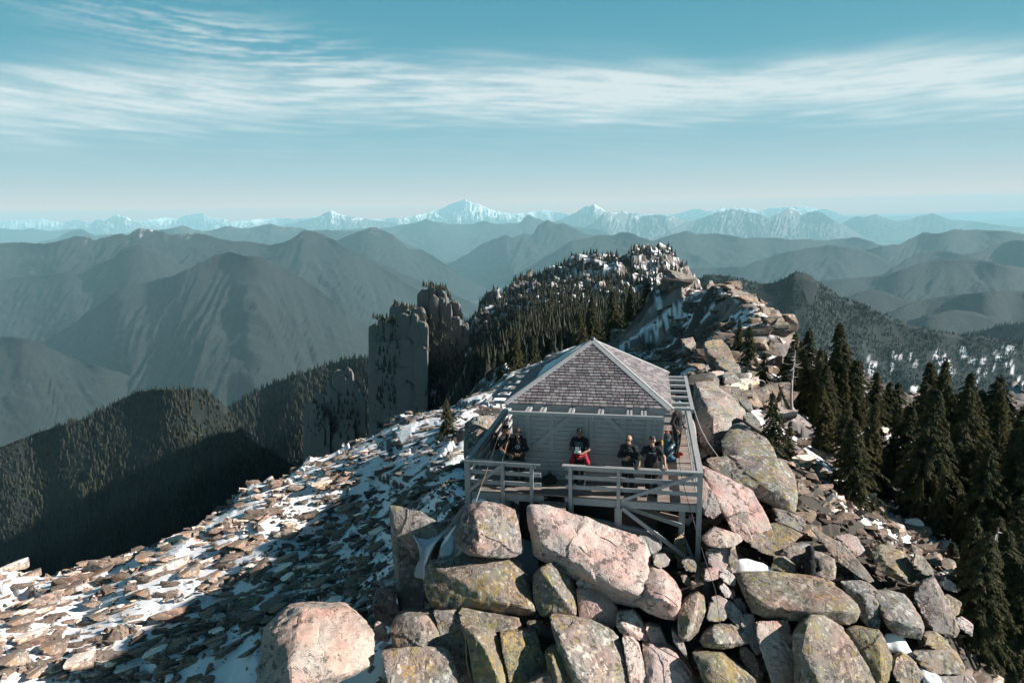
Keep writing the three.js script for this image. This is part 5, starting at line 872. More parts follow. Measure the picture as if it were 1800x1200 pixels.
// rock towers on the left of the peak
// each a bundle of jointed columns that break off at their own heights
function crag(label, d, bottom, line, cols, deep) {
  const pts = nums(line), u0 = pts[0][0], u1 = pts[pts.length - 1][0], R = rng(Math.round(u0)), top = (u) => { let k = 0; while (k < pts.length - 2 && pts[k + 1][0] < u) k++; return lerp(pts[k][1], pts[k + 1][1], clamp((u - pts[k][0]) / (pts[k + 1][0] - pts[k][0]), 0, 1)); }, parts = [];
  for (let row = 0; row < 2; row++) for (let i = 0; i < cols; i++) {
    const w = (u1 - u0) / cols, u = u0 + w * (i + 0.5 + 0.5 * (R() - 0.5)), dd = d + deep * (row ? 0.5 : 0) - deep * 1.3 * ((u - u0) / (u1 - u0) - 0.5); let v = top(clamp(u, u0 + 2, u1 - 2)) + (row ? 0 : 10 + 40 * R() * R()), k = 0;
    while (v < bottom) {                               // jointed blocks stacked down to the foot, each its own size and set-back
      const hgt = (row ? 60 : 26 + 54 * R()), hw = w * (0.5 + 0.45 * R()) * (1 + 0.12 * k), sh = w * 0.5 * (R() - 0.5), sb = deep * 0.25 * (R() - 0.5) - deep * 0.06 * k, c = [];
      for (const [x, y] of [[-1, 0.10 * R()], [1, 0.16 * R()], [-0.2, -0.04 - 0.1 * R()], [0.6, -0.1 * R()], [-1.1, 0.5], [1.1, 0.6], [-1, 1.25], [1, 1.25]]) for (const q of [-1, 1]) c.push(P(clamp(u + sh + hw * x * (0.85 + 0.3 * R()), u0 - 3, u1 + 3), v + hgt * y, dd + sb - x * hw * d / 1200 * 1.1 + q * deep * (0.2 + 0.12 * R())));
      parts.push(stone(c, { seed: 900 + Math.round(u0) + i * 7 + 90 * row + k, detail: 9, chips: 2, rough: 0.9, uvSize: 22 })); v += hgt * 0.9; k++;
    }
  }
  const g = mergeGeometries(parts); g.computeBoundingBox(); const bb = g.boundingBox, c = bb.getCenter(V()); c.y = bb.min.y; g.translate(-c.x, -c.y, -c.z); const m = mesh(g, cliffMat); m.position.copy(c); put(m, 'rock_tower', label, 'rock tower');
}
crag('tall dark rock tower crowned with small trees, left of the snowy peak', 420, 760, '736,548 742,522 748,508 760,505 771,504 780,510 786,522 800,535 812,560 822,600', 6, 40);
crag('sheer dark cliff wall joined to the left of the tall tower', 400, 760, '651,610 653,598 656,576 666,563 686,561 690,542 705,536 722,541 738,547 750,552', 7, 44);
crag('dark rounded rock spire far down the left slope', 480, 790, '574,720 580,690 590,660 600,649 614,655 627,678 640,720', 4, 26);
crag('smaller dark rock spire left of the rounded one', 490, 790, '536,735 545,706 553,692 561,700 570,722 577,740', 3, 20);
{
  const R = rng(70), spots = [];
  for (const [u0, u1, v0, v1, d, n] of [[655, 690, 556, 566, 405, 26], [690, 738, 534, 545, 408, 34], [742, 786, 500, 508, 420, 30], [786, 815, 515, 560, 422, 30], [660, 815, 555, 720, 386, 330], [545, 640, 690, 770, 462, 110]]) for (let i = 0; i < n; i++) { const t = R(), p = P(u0 + (u1 - u0) * t, v0 + (v1 - v0) * (n > 50 ? R() : t) + 3, d - 6 + 12 * R()); spots.push([p.x, p.y, p.z, 2.2 + 3.2 * R()]); }
  woods('small stunted trees clinging to the rock towers', spots);
}
// ================= PEOPLE =================
// One closed surface round a set of tapered limbs [a, b, ra, rb], joined smoothly.
function flesh(bones, cell, blend = 0.03, bump = null) {
  const box = new THREE.Box3(); for (const [a, b, ra, rb] of bones) { box.expandByPoint(a.clone().addScalar(ra)); box.expandByPoint(a.clone().addScalar(-ra)); box.expandByPoint(b.clone().addScalar(rb)); box.expandByPoint(b.clone().addScalar(-rb)); }
  const c = box.getCenter(V()), s = box.getSize(V()), half = Math.max(s.x, s.y, s.z) / 2 + cell * 4, n = Math.ceil(half * 2 / cell), mc = new MarchingCubes(n, std(1, 1, 1), false, false, 90000), f = mc.field, hs = n / 2;
  mc.isolation = 0; f.fill(-1);
  const L = bones.map(([a, b, ra, rb]) => { const dx = b.x - a.x, dy = b.y - a.y, dz = b.z - a.z; return [a.x, a.y, a.z, dx, dy, dz, 1 / (dx * dx + dy * dy + dz * dz + 1e-9), ra, rb - ra]; });
  const lo = box.min, hi = box.max, m = blend + cell;
  for (let k = 0; k < n; k++) { const z = c.z + (k - hs) / hs * half; if (z < lo.z - m || z > hi.z + m) continue; for (let j = 0; j < n; j++) { const y = c.y + (j - hs) / hs * half; if (y < lo.y - m || y > hi.y + m) continue; for (let i = 0; i < n; i++) {
    const x = c.x + (i - hs) / hs * half; if (x < lo.x - m || x > hi.x + m) continue; let d = 1e3;
    for (const q of L) { const px = x - q[0], py = y - q[1], pz = z - q[2], t = Math.min(1, Math.max(0, (px * q[3] + py * q[4] + pz * q[5]) * q[6])), ex = px - q[3] * t, ey = py - q[4] * t, ez = pz - q[5] * t, e = Math.sqrt(ex * ex + ey * ey + ez * ez) - q[7] - q[8] * t; if (e > d + blend) continue; if (d > e + blend) { d = e; continue; } const h = Math.max(blend - Math.abs(d - e), 0) / blend; d = Math.min(d, e) - h * h * blend * 0.25; }
    if (bump) d += bump(x, y, z); f[i + j * n + k * n * n] = -d;
  } } }
  mc.update();
  const p = new Float32Array(mc.count * 3), nn = new Float32Array(mc.count * 3);
  for (let i = 0; i < mc.count; i++) { p[i * 3] = mc.positionArray[i * 3] * half + c.x; p[i * 3 + 1] = mc.positionArray[i * 3 + 1] * half + c.y; p[i * 3 + 2] = mc.positionArray[i * 3 + 2] * half + c.z; for (let q = 0; q < 3; q++) nn[i * 3 + q] = mc.normalArray[i * 3 + q]; }
  let g = new THREE.BufferGeometry(); g.setAttribute('position', new THREE.BufferAttribute(p, 3)); g = mergeVertices(g, cell * 0.05); g.computeVertexNormals(); return g;
}
const skinM = std(0.30, 0.165, 0.115, { roughness: 0.6 }), skinD = std(0.17, 0.085, 0.055, { roughness: 0.6 });
const cloth = (r, g, b) => new THREE.MeshStandardMaterial({ color: new THREE.Color().setRGB(r, g, b), roughness: 0.95 });
const dark = cloth(0.009, 0.009, 0.010), darkPants = cloth(0.008, 0.008, 0.009), charcoal = cloth(0.013, 0.012, 0.012);
const eyeM = std(0.01, 0.01, 0.01, { roughness: 0.2 }), lipM = std(0.20, 0.075, 0.065, { roughness: 0.5 }), lensM = std(0.008, 0.008, 0.01, { roughness: 0.1 });
function handBones(wrist, fwd, palmN, side, curl, spread = 0.1) {   // palm, four unequal fingers of three joints, a thumb from the side
  const lat = fwd.clone().cross(palmN).normalize().multiplyScalar(side), pn = palmN.clone(), out = [], k = wrist.clone().addScaledVector(fwd, 0.085);
  out.push([wrist, k.clone().addScaledVector(lat, 0.018), 0.024, 0.024], [wrist, k.clone().addScaledVector(lat, -0.020), 0.024, 0.022]);
  [[0.030, 0.074], [0.010, 0.082], [-0.010, 0.077], [-0.029, 0.060]].forEach(([o, L], i) => {
    let p = k.clone().addScaledVector(lat, o), d = fwd.clone().addScaledVector(lat, spread * (1.5 - i)).normalize();
    for (let j = 0; j < 3; j++) { d = d.clone().applyAxisAngle(lat.clone().normalize(), -curl * side * (lat.clone().cross(d).dot(pn) * -side > 0 ? 1 : 1)); const want = d.clone().addScaledVector(pn, curl * 0.9).normalize(); d.copy(want); const e = p.clone().addScaledVector(d, L * [0.45, 0.32, 0.23][j]); out.push([p, e, 0.0098 - 0.0009 * j, 0.0090 - 0.0009 * j]); p = e; }
  });
  let t0 = wrist.clone().addScaledVector(fwd, 0.030).addScaledVector(lat, 0.024), t1 = t0.clone().addScaledVector(fwd, 0.030).addScaledVector(lat, 0.024).addScaledVector(pn, 0.010), t2 = t1.clone().addScaledVector(fwd, 0.030).addScaledVector(pn, 0.012);
  out.push([t0, t1, 0.014, 0.012], [t1, t2, 0.012, 0.009]); return out;
}
const S2 = [-1, 1];
function person(label, o) {
  const g = new THREE.Group(), sc = (o.h ?? 1.76) / 1.76;
  const J = { pelvis: V(0, 0.95, 0), waist: V(0, 1.10, 0), chest: V(0, 1.30, 0.0), neck: V(0, 1.47, 0), head: V(0, 1.635, 0.025), ...o.J };
  const lean = (p, k) => p.clone().add((o.lean ?? V(0, 0, 0)).clone().multiplyScalar(k));
  const pel = J.pelvis, wai = lean(J.waist, 0.25), che = lean(J.chest, 0.65), nec = lean(J.neck, 1), hea = lean(J.head, 1.15).add(o.nod ?? V(0, 0, 0));
  const sh = S2.map((s) => lean(V(0.178 * s, J.neck.y - 0.068, J.neck.z - 0.005), 0.95)), hip = S2.map((s) => V(0.088 * s, pel.y - 0.02, pel.z));
  const el = o.elbow ?? S2.map((s) => V(0.24 * s, 1.14, -0.03)), wr = o.wrist ?? S2.map((s) => V(0.25 * s, 0.89, 0.05));
  const kn = o.knee ?? S2.map((s) => V(0.10 * s, 0.51, 0.03)), an = o.ankle ?? S2.map((s) => V(0.11 * s, 0.09, -0.02)), toe = o.toe ?? S2.map((s, i) => an[i].clone().add(V(0.03 * s, -0.045, 0.17)));
  const skin = o.dark ? skinD : skinM, fy = o.face ?? V(0, 0, 1), fx = V(0, 1, 0).cross(fy).normalize();
  const H = (x, y, z) => hea.clone().addScaledVector(fx, x).add(V(0, y, 0)).addScaledVector(fy, z);
  const body = [[pel, wai, 0.135, 0.125], [wai, che, 0.125, 0.14], [che, nec, 0.13, 0.06], [nec, hea, 0.055, 0.055], [hip[0], hip[1], 0.10, 0.10]];
  S2.forEach((s, i) => body.push([sh[i], el[i], 0.052, 0.040], [el[i], wr[i], 0.040, 0.027], [sh[i], che, 0.055, 0.10], [hip[i], kn[i], 0.085, 0.055], [kn[i], an[i], 0.052, 0.036], [an[i].clone().add(V(0, -0.04, -0.02)), toe[i], 0.036, 0.028]));
  const headB = [[H(0, 0.04, -0.02), H(0, 0.035, 0.02), 0.087, 0.082], [H(0, -0.05, 0.03), H(0, -0.07, 0.055), 0.058, 0.040], [H(0, 0.0, 0.095), H(0, -0.022, 0.110), 0.010, 0.015], [H(0.083, 0.0, -0.01), H(0.083, 0.02, -0.015), 0.014, 0.016], [H(-0.083, 0.0, -0.01), H(-0.083, 0.02, -0.015), 0.014, 0.016], [H(0, -0.10, -0.01), nec, 0.05, 0.055], [H(-0.045, 0.028, 0.078), H(0.045, 0.028, 0.078), 0.012, 0.012]];
  const parts = [flesh(body, 0.022, 0.04), flesh(headB, 0.0085, 0.022)];
  S2.forEach((s, i) => { const f = (o.hand?.[i]?.f ?? wr[i].clone().sub(el[i])).clone().normalize(), pn = (o.hand?.[i]?.n ?? V(-s, 0, 0.2)).clone(); pn.addScaledVector(f, -pn.dot(f)).normalize(); parts.push(flesh(handBones(wr[i], f, pn, s, o.hand?.[i]?.c ?? 0.35), 0.0062, 0.008)); });
  mesh(mergeGeometries(parts), skin, 'body', g);
  // clothes
  const up = o.sleeve ?? 0.55, top = [[pel.clone().add(V(0, -0.04, 0)), wai, 0.158, 0.148], [wai, che, 0.15, 0.168], [che, nec.clone().add(V(0, -0.035, 0)), 0.155, 0.07], [sh[0], sh[1], 0.052, 0.052], [sh[0], nec, 0.052, 0.05], [sh[1], nec, 0.052, 0.05], [pel.clone().add(V(-0.06, -0.05, 0)), pel.clone().add(V(0.06, -0.05, 0)), 0.12, 0.12]];
  S2.forEach((s, i) => { if (up <= 1) top.push([sh[i], sh[i].clone().lerp(el[i], up), 0.060, 0.064]); else top.push([sh[i], el[i], 0.060, 0.056], [el[i], el[i].clone().lerp(wr[i], up - 1), 0.058, 0.044]); });
  const wr1 = (x, y, z) => 0.006 * n3(x * 9 + hea.x, y * 7, z * 9) + 0.003 * n3(x * 24, y * 20, z * 24);
  mesh(flesh(top, 0.016, 0.045, wr1), o.top ?? dark, o.topName ?? 't_shirt', g);
  const leg = [[hip[0], hip[1], 0.118, 0.118], [pel, pel.clone().add(V(0, 0.05, 0)), 0.14, 0.14]], cut = o.shorts ? 0.95 : 2;
  S2.forEach((s, i) => { leg.push([hip[i], hip[i].clone().lerp(kn[i], Math.min(1, cut)), 0.108, 0.078]); if (cut > 1) leg.push([kn[i], kn[i].clone().lerp(an[i], 0.97), 0.074, 0.060]); });
  mesh(flesh(leg, 0.017, 0.035, wr1), o.pants ?? darkPants, o.shorts ? 'shorts' : 'trousers', g);
  S2.forEach((s, i) => mesh(flesh([[an[i].clone().add(V(0, -0.035, -0.035)), toe[i], 0.046, 0.038], [an[i].clone().add(V(0, -0.01, 0)), an[i].clone().add(V(0, 0.02, 0)), 0.048, 0.046], [an[i].clone().add(V(0, -0.06, -0.05)), toe[i].clone().add(V(0, -0.018, 0)), 0.03, 0.03]], 0.012, 0.02), o.shoe ?? charcoal, 'shoe', g));
  if (o.hair) mesh(flesh([[H(0, 0.068, -0.035), H(0, 0.078, 0.018), 0.080, 0.076], [H(0, 0.0, -0.06), H(0, 0.05, -0.05), 0.062, 0.07], [H(-0.075, 0.02, -0.03), H(0.075, 0.02, -0.03), 0.022, 0.022], ...(o.hairMore ? o.hairMore(H) : [])], 0.009, 0.02, (x, y, z) => 0.004 * n3(x * 60, y * 60, z * 60)), o.hair, 'hair', g);
  if (o.hat) mesh(flesh(o.hat(H), 0.009, 0.02, (x, y, z) => 0.003 * n3(x * 40, y * 60, z * 40)), o.hatM, o.hatName ?? 'hat', g);
  if (o.glasses) { for (const s of S2) { const q = new THREE.SphereGeometry(0.023, 12, 8); q.scale(1.1, 0.75, 0.5); q.lookAt(fy); const c = H(0.034 * s, 0.017, 0.098); q.translate(c.x, c.y, c.z); mesh(q, lensM, 'sunglass_lens', g); } }
  else for (const s of S2) { const q = new THREE.SphereGeometry(0.0105, 10, 8); const c = H(0.034 * s, 0.012, 0.089); q.translate(c.x, c.y, c.z); mesh(q, eyeM, 'eye', g); }
  { const q = new THREE.SphereGeometry(0.02, 10, 6); q.scale(1.25, 0.32, 0.4); q.lookAt(fy); const c = H(0, -0.052, 0.091); q.translate(c.x, c.y, c.z); mesh(q, o.smile ? std(0.5, 0.42, 0.4) : lipM, 'mouth', g); }
  if (o.extra) o.extra(g, { H, hea, nec, che, wai, pel, sh, el, wr, kn, an });
  g.scale.setScalar(sc); g.position.copy(o.at); g.rotation.y = o.turn;
  put(g, 'person', label, 'person'); return g;
}
// a small flat print lying on the chest of a shirt: rows of bars and letters
function chestPrint(g, name, c, w, h, rows, seed, n = V(0, 0, 1)) {
  const cv = document.createElement('canvas'); cv.width = 256; cv.height = 192; const x = cv.getContext('2d'); x.fillStyle = '#0c0c0e'; x.fillRect(0, 0, 256, 192); rows(x);
  const t = new THREE.CanvasTexture(cv); t.colorSpace = THREE.SRGBColorSpace;
  const q = new THREE.PlaneGeometry(w, h, 8, 6), p = q.attributes.position; for (let i = 0; i < p.count; i++) p.setZ(i, -1.9 * p.getX(i) * p.getX(i) - 0.25 * p.getY(i) * p.getY(i)); q.computeVertexNormals(); q.translate(c.x, c.y, c.z);
  mesh(q, new THREE.MeshStandardMaterial({ map: t, roughness: 0.9 }), name, g);
}
const onDeck = (x, z) => hut(x, 0, z), FT = TURN;
const hairBlack = std(0.012, 0.010, 0.009, { roughness: 0.7 }), hairGrey = std(0.20, 0.17, 0.15, { roughness: 0.8 }), hairBrown = std(0.06, 0.038, 0.025, { roughness: 0.8 });
const capHat = (H) => [[H(0, 0.075, -0.02), H(0, 0.085, 0.015), 0.086, 0.082], [H(0, 0.062, 0.09), H(0, 0.052, 0.155), 0.02, 0.012], [H(-0.04, 0.06, 0.09), H(-0.035, 0.052, 0.14), 0.016, 0.010], [H(0.04, 0.06, 0.09), H(0.035, 0.052, 0.14), 0.016, 0.010]];
const beanie = (H) => [[H(0, 0.075, -0.03), H(0, 0.085, 0.01), 0.092, 0.088], [H(0, 0.13, -0.01), H(0, 0.165, -0.015), 0.055, 0.03], [H(-0.07, 0.05, -0.01), H(0.07, 0.05, -0.01), 0.035, 0.035], [H(-0.05, 0.06, 0.06), H(0.05, 0.06, 0.06), 0.034, 0.034]];
// two at the left end of the deck
person('man in black cap and blue trousers, seen from the side, leftmost on the deck', {
  at: onDeck(-2.36, 2.62), turn: FT + 1.25, h: 1.75, hair: hairBlack, hat: capHat, hatM: dark, hatName: 'cap', dark: true, pants: cloth(0.022, 0.085, 0.115), lean: V(0, 0, 0.03),
  elbow: [V(-0.26, 1.13, 0.05), V(0.25, 1.17, 0.14)], wrist: [V(-0.16, 0.98, 0.24), V(0.12, 1.27, 0.36)], hand: [{ f: V(0.2, -0.3, 1), n: V(0.8, 0, 0.3), c: 0.4 }, { f: V(-0.2, 0.8, 0.6), n: V(-1, 0, 0.2), c: 0.9 }] });
person('smiling woman in beanie and black hoodie with white print, hands folded', {
  at: onDeck(-1.94, 2.55), turn: FT + 0.05, h: 1.64, hair: hairBrown, hat: beanie, hatM: cloth(0.075, 0.045, 0.04), hatName: 'beanie', smile: true, sleeve: 1.95, topName: 'hoodie', pants: cloth(0.030, 0.022, 0.020),
  elbow: [V(-0.27, 1.13, 0.02), V(0.27, 1.13, 0.02)], wrist: [V(-0.08, 1.03, 0.22), V(0.08, 1.03, 0.22)], hand: [{ f: V(1, -0.15, 0.2), n: V(0, 0, -1), c: 0.5 }, { f: V(-1, -0.15, 0.25), n: V(0, 0, -1), c: 0.5 }],
  extra: (g, b) => {
    mesh(flesh([[b.nec.clone().add(V(-0.07, 0.0, 0.03)), b.nec.clone().add(V(0.07, 0.0, 0.03)), 0.05, 0.05], [b.nec.clone().add(V(-0.06, 0.01, -0.09)), b.nec.clone().add(V(0.06, 0.01, -0.09)), 0.07, 0.07]], 0.014, 0.04), dark, 'hood', g);
    chestPrint(g, 'shirt_print', V(0, 1.255, 0.178), 0.22, 0.2, (x) => { x.fillStyle = '#b9bcc0'; for (let i = 0; i < 8; i++) { const a = Math.PI * (0.02 + i / 7 * 0.96), r = 62; x.beginPath(); x.arc(128 - Math.cos(a) * r * 1.25, 128 - Math.sin(a) * r * 1.2, 15, 0, 7); x.fill(); } x.beginPath(); x.moveTo(92, 168); x.lineTo(118, 96); x.lineTo(138, 96); x.lineTo(164, 168); x.lineTo(146, 168); x.lineTo(128, 122); x.lineTo(110, 168); x.fill(); }, 3);
  } });
// one in the middle, leaning on the wall
const redJ = cloth(0.28, 0.012, 0.022);
person('man with red jacket tied at his waist, against the middle of the front wall', {
  at: onDeck(-0.17, 2.46), turn: FT - 0.02, h: 1.73, hair: hairBlack, dark: true, glasses: true, nod: V(0, -0.012, 0.03),
  elbow: [V(-0.27, 1.12, 0.03), V(0.27, 1.12, 0.03)], wrist: [V(-0.12, 1.10, 0.27), V(0.12, 1.09, 0.27)], hand: [{ f: V(0.7, 0.1, 0.6), n: V(0.3, 0.9, 0.1), c: 0.55 }, { f: V(-0.7, 0.1, 0.6), n: V(-0.3, 0.9, 0.1), c: 0.55 }],
  extra: (g) => {
    chestPrint(g, 'shirt_print', V(0, 1.30, 0.183), 0.27, 0.22, (x) => { const R = rng(14); for (const [y, h, c] of [[18, 36, '#1f93a4'], [72, 32, '#9a7f78'], [124, 36, '#1f93a4']]) { x.fillStyle = c; for (let q = 26; q < 226; ) { const w = 12 + 12 * R(); x.fillRect(q, y, w * 0.45, h); x.fillRect(q, y + h * (R() < 0.5 ? 0 : 0.4), w, h * 0.26); q += w + 7; } } }, 4);
    mesh(flesh([[V(-0.16, 0.97, 0.06), V(0, 0.95, 0.15), 0.045, 0.045], [V(0.16, 0.97, 0.06), V(0, 0.95, 0.15), 0.045, 0.045], [V(-0.15, 0.97, -0.06), V(0.15, 0.97, -0.06), 0.08, 0.08], [V(0, 0.94, 0.16), V(-0.03, 0.90, 0.18), 0.045, 0.04]], 0.014, 0.03, (x, y, z) => 0.008 * n3(x * 14, y * 14, z * 14)), redJ, 'tied_jacket', g);
    for (const s of S2) mesh(flesh([[V(0.15 * s, 0.95, 0.02), V(0.22 * s, 0.74, 0.05), 0.065, 0.075], [V(0.22 * s, 0.74, 0.05), V(0.20 * s, 0.52, 0.04), 0.075, 0.045]], 0.016, 0.04, (x, y, z) => 0.010 * n3(x * 12, y * 8, z * 12)), redJ, 'jacket_side', g);
  } });
// two at the right behind the railing
person('older bald man in dark jacket, arms drawn in, behind the front railing', {
  at: onDeck(1.23, 2.80), turn: FT - 0.25, h: 1.69, hair: null, glasses: true, sleeve: 1.9, topName: 'jacket', top: cloth(0.018, 0.018, 0.019),
  elbow: [V(-0.26, 1.13, 0.05), V(0.26, 1.13, 0.03)], wrist: [V(-0.02, 1.16, 0.25), V(0.06, 1.12, 0.26)], hand: [{ f: V(0.8, 0.3, 0.2), n: V(0, 0, -1), c: 0.7 }, { f: V(-0.9, 0.1, 0.2), n: V(0, 0, -1), c: 0.6 }],
  extra: (g, b) => {
    mesh(flesh([[b.H(-0.074, 0.0, -0.04), b.H(0.074, 0.0, -0.04), 0.022, 0.022], [b.H(0, -0.01, -0.075), b.H(0, 0.03, -0.075), 0.035, 0.03]], 0.009, 0.02), hairGrey, 'hair_fringe', g);
    chestPrint(g, 'jacket_print', V(0.0, 1.31, 0.178), 0.22, 0.17, (x) => { x.fillStyle = '#a9aca8'; x.fillRect(40, 40, 14, 40); x.fillRect(196, 38, 36, 30); x.fillRect(118, 8, 14, 26); x.fillRect(62, 70, 8, 10); x.fillRect(150, 60, 8, 12); }, 5);
    const pts = [V(0.17, 1.0, 0.10), V(0.21, 0.86, 0.14), V(0.18, 0.72, 0.15), V(0.22, 0.60, 0.14)]; mesh(tube(pts, 0.012, 0.008, 5), std(0.45, 0.46, 0.46), 'strap', g);
  } });
person('man in black T-shirt with both hands resting on the handrail, rightmost at the front railing', {
  at: onDeck(1.86, 2.84), turn: FT, h: 1.76, hair: hairBrown, glasses: true, lean: V(0, -0.02, 0.13), J: { pelvis: V(0, 0.94, -0.02) },
  elbow: [V(-0.33, 1.14, 0.16), V(0.33, 1.16, 0.14)], wrist: [V(-0.34, 0.965, 0.37), V(0.36, 0.965, 0.36)], hand: [{ f: V(0.05, -0.12, 1), n: V(0, -1, 0), c: 0.42 }, { f: V(0, -0.12, 1), n: V(0, -1, 0), c: 0.42 }],
  extra: (g) => chestPrint(g, 'shirt_print', V(0, 1.315, 0.283), 0.26, 0.12, (x) => { x.fillStyle = '#9fb6b8'; x.beginPath(); for (let i = 0; i <= 20; i++) x.lineTo(40 + i * 9, 92 - 14 * Math.abs(Math.sin(i * 1.3))); x.lineTo(220, 112); x.lineTo(40, 112); x.fill(); x.fillStyle = '#35898f'; x.fillRect(100, 96, 70, 12); }, 6) });
// one on the side deck and one sitting among the boulders
const orange = cloth(0.42, 0.05, 0.012);
person('person in black trousers and orange shoes standing on the right side deck', {
  at: onDeck(2.66, -0.55), turn: FT + 1.2, h: 1.80, sleeve: 1.9, topName: 'jacket', hair: hairBlack, hat: capHat, hatM: cloth(0.10, 0.20, 0.24), hatName: 'cap', shoe: orange,
  elbow: [V(-0.25, 1.13, -0.08), V(0.26, 1.13, -0.02)], wrist: [V(-0.22, 0.93, 0.06), V(0.24, 0.96, 0.12)] });
{
  const seat = P(1417, 1020, 16.75);
  person('person in black hooded jacket sitting on the rocks, back to the camera', {
    at: seat.clone().add(V(0, -0.25, 0.15)), turn: Math.PI - 0.25, h: 1.72, sleeve: 1.9, topName: 'jacket', J: { pelvis: V(0, 0.50, 0), waist: V(0, 0.64, 0.01), chest: V(0, 0.84, 0.02), neck: V(0, 1.00, 0.03), head: V(0, 1.15, 0.06) },
    elbow: [V(-0.27, 0.68, 0.06), V(0.27, 0.68, 0.06)], wrist: [V(-0.14, 0.56, 0.26), V(0.14, 0.56, 0.26)], knee: [V(-0.14, 0.52, 0.42), V(0.14, 0.52, 0.42)], ankle: [V(-0.12, 0.10, 0.46), V(0.12, 0.10, 0.46)], hair: hairBlack,
    extra: (g, b) => { mesh(flesh([[b.H(0, 0.03, -0.03), b.H(0, 0.06, 0.0), 0.112, 0.105], [b.H(0, -0.10, -0.06), b.H(0, 0.0, -0.05), 0.10, 0.10], [b.H(0, 0.14, -0.05), b.H(0, 0.10, -0.02), 0.03, 0.07], [b.H(-0.08, -0.13, -0.05), b.H(0.08, -0.13, -0.05), 0.06, 0.06]], 0.012, 0.04), dark, 'hood', g); mesh(flesh([[V(-0.12, 0.5, -0.05), V(0.12, 0.5, -0.05), 0.13, 0.13], [V(-0.1, 0.42, -0.06), V(0.1, 0.42, -0.06), 0.12, 0.12]], 0.018, 0.04), dark, 'jacket_hem', g); } });
}
// ---------- things they carry and things left on the deck ----------
const inHut = (x, y, z) => hut(x, y, z);
function pack(name, label, at, turn, h, m, m2, o = {}) {
  const g = new THREE.Group(), w = h * 0.30, d = h * 0.17;
  mesh(flesh([[V(-w * 0.55, h * 0.14, 0), V(w * 0.55, h * 0.14, 0), d * 0.8, d * 0.8], [V(-w * 0.55, h * 0.14, 0), V(-w * 0.5, h * 0.74, 0), d * 0.8, d * 0.75], [V(w * 0.55, h * 0.14, 0), V(w * 0.5, h * 0.74, 0), d * 0.8, d * 0.75], [V(-w * 0.3, h * 0.45, d * 0.1), V(w * 0.3, h * 0.45, d * 0.1), d * 0.95, d * 0.95]], 0.014, 0.05, (x, y, z) => 0.006 * n3(x * 16, y * 12, z * 16)), m, 'bag', g);
  mesh(flesh([[V(-w * 0.5, h * 0.86, 0), V(w * 0.5, h * 0.86, 0), d * 0.72, d * 0.72], [V(-w * 0.3, h * 0.80, d * 0.4), V(w * 0.3, h * 0.80, d * 0.4), d * 0.5, d * 0.5]], 0.012, 0.04, (x, y, z) => 0.005 * n3(x * 16, y * 12, z * 16)), m2, 'top_flap', g);
  mesh(flesh([[V(-w * 0.35, h * 0.25, d * 0.9), V(w * 0.35, h * 0.25, d * 0.9), d * 0.42, d * 0.42], [V(-w * 0.32, h * 0.42, d * 0.9), V(w * 0.32, h * 0.42, d * 0.9), d * 0.38, d * 0.38]], 0.012, 0.03), o.m3 ?? m, 'front_pocket', g);
  for (const s of S2) mesh(tube([V(w * 0.4 * s, h * 0.82, -d * 0.7), V(w * 0.45 * s, h * 0.65, -d * 1.6), V(w * 0.5 * s, h * 0.35, -d * 1.5), V(w * 0.6 * s, h * 0.14, -d * 0.6)], 0.02, 0.014, 6), o.strap ?? m2, 'shoulder_strap', g);
  if (o.extra) o.extra(g, w, h, d);
  g.position.copy(at); g.rotation.y = turn; put(g, name, label, 'backpack'); return g;
}
pack('backpack', 'black backpack worn by the man at the left end of the deck', hut(-2.62, 1.02, 2.70), FT + 1.25 + Math.PI, 0.52, charcoal, dark);
pack('backpack', 'black backpack with yellow side pockets behind the rightmost man at the railing', hut(1.99, 0.92, 2.55), FT + Math.PI - 0.2, 0.58, charcoal, dark, { m3: cloth(0.42, 0.22, 0.015), extra: (g, w, h, d) => { for (const [s, y] of [[-1, 0.3], [-1, 0.82]]) mesh(flesh([[V(w * 0.75 * s, h * y, 0), V(w * 0.75 * s, h * (y + 0.14), 0), 0.045, 0.04]], 0.01, 0.02), cloth(0.45, 0.24, 0.015), 'side_pocket', g); } });
pack('backpack', 'teal and white backpack with a small orange pouch on top, against the right wall', hut(2.36, 0, -0.30), FT + 1.35, 0.88, cloth(0.010, 0.045, 0.062), cloth(0.016, 0.022, 0.026), { m3: cloth(0.30, 0.36, 0.40), strap: cloth(0.02, 0.05, 0.06), extra: (g, w, h, d) => { mesh(flesh([[V(-w * 0.3, h * 0.93, 0), V(-w * 0.2, h * 0.99, 0.02), 0.05, 0.045]], 0.01, 0.03), cloth(0.40, 0.07, 0.02), 'stuffed_pouch', g); const R = rng(4); for (let i = 0; i < 7; i++) mesh(tube([V((R() - 0.5) * w, h * (0.2 + 0.08 * i), d * 1.2), V((R() - 0.5) * w * 1.4, h * (0.24 + 0.08 * i), d * 1.5), V((R() - 0.5) * w, h * (0.3 + 0.08 * i), d * 1.25)], 0.012, 0.012, 5), i % 2 ? cloth(0.35, 0.42, 0.46) : cloth(0.03, 0.16, 0.22), 'rope_loop', g); } });
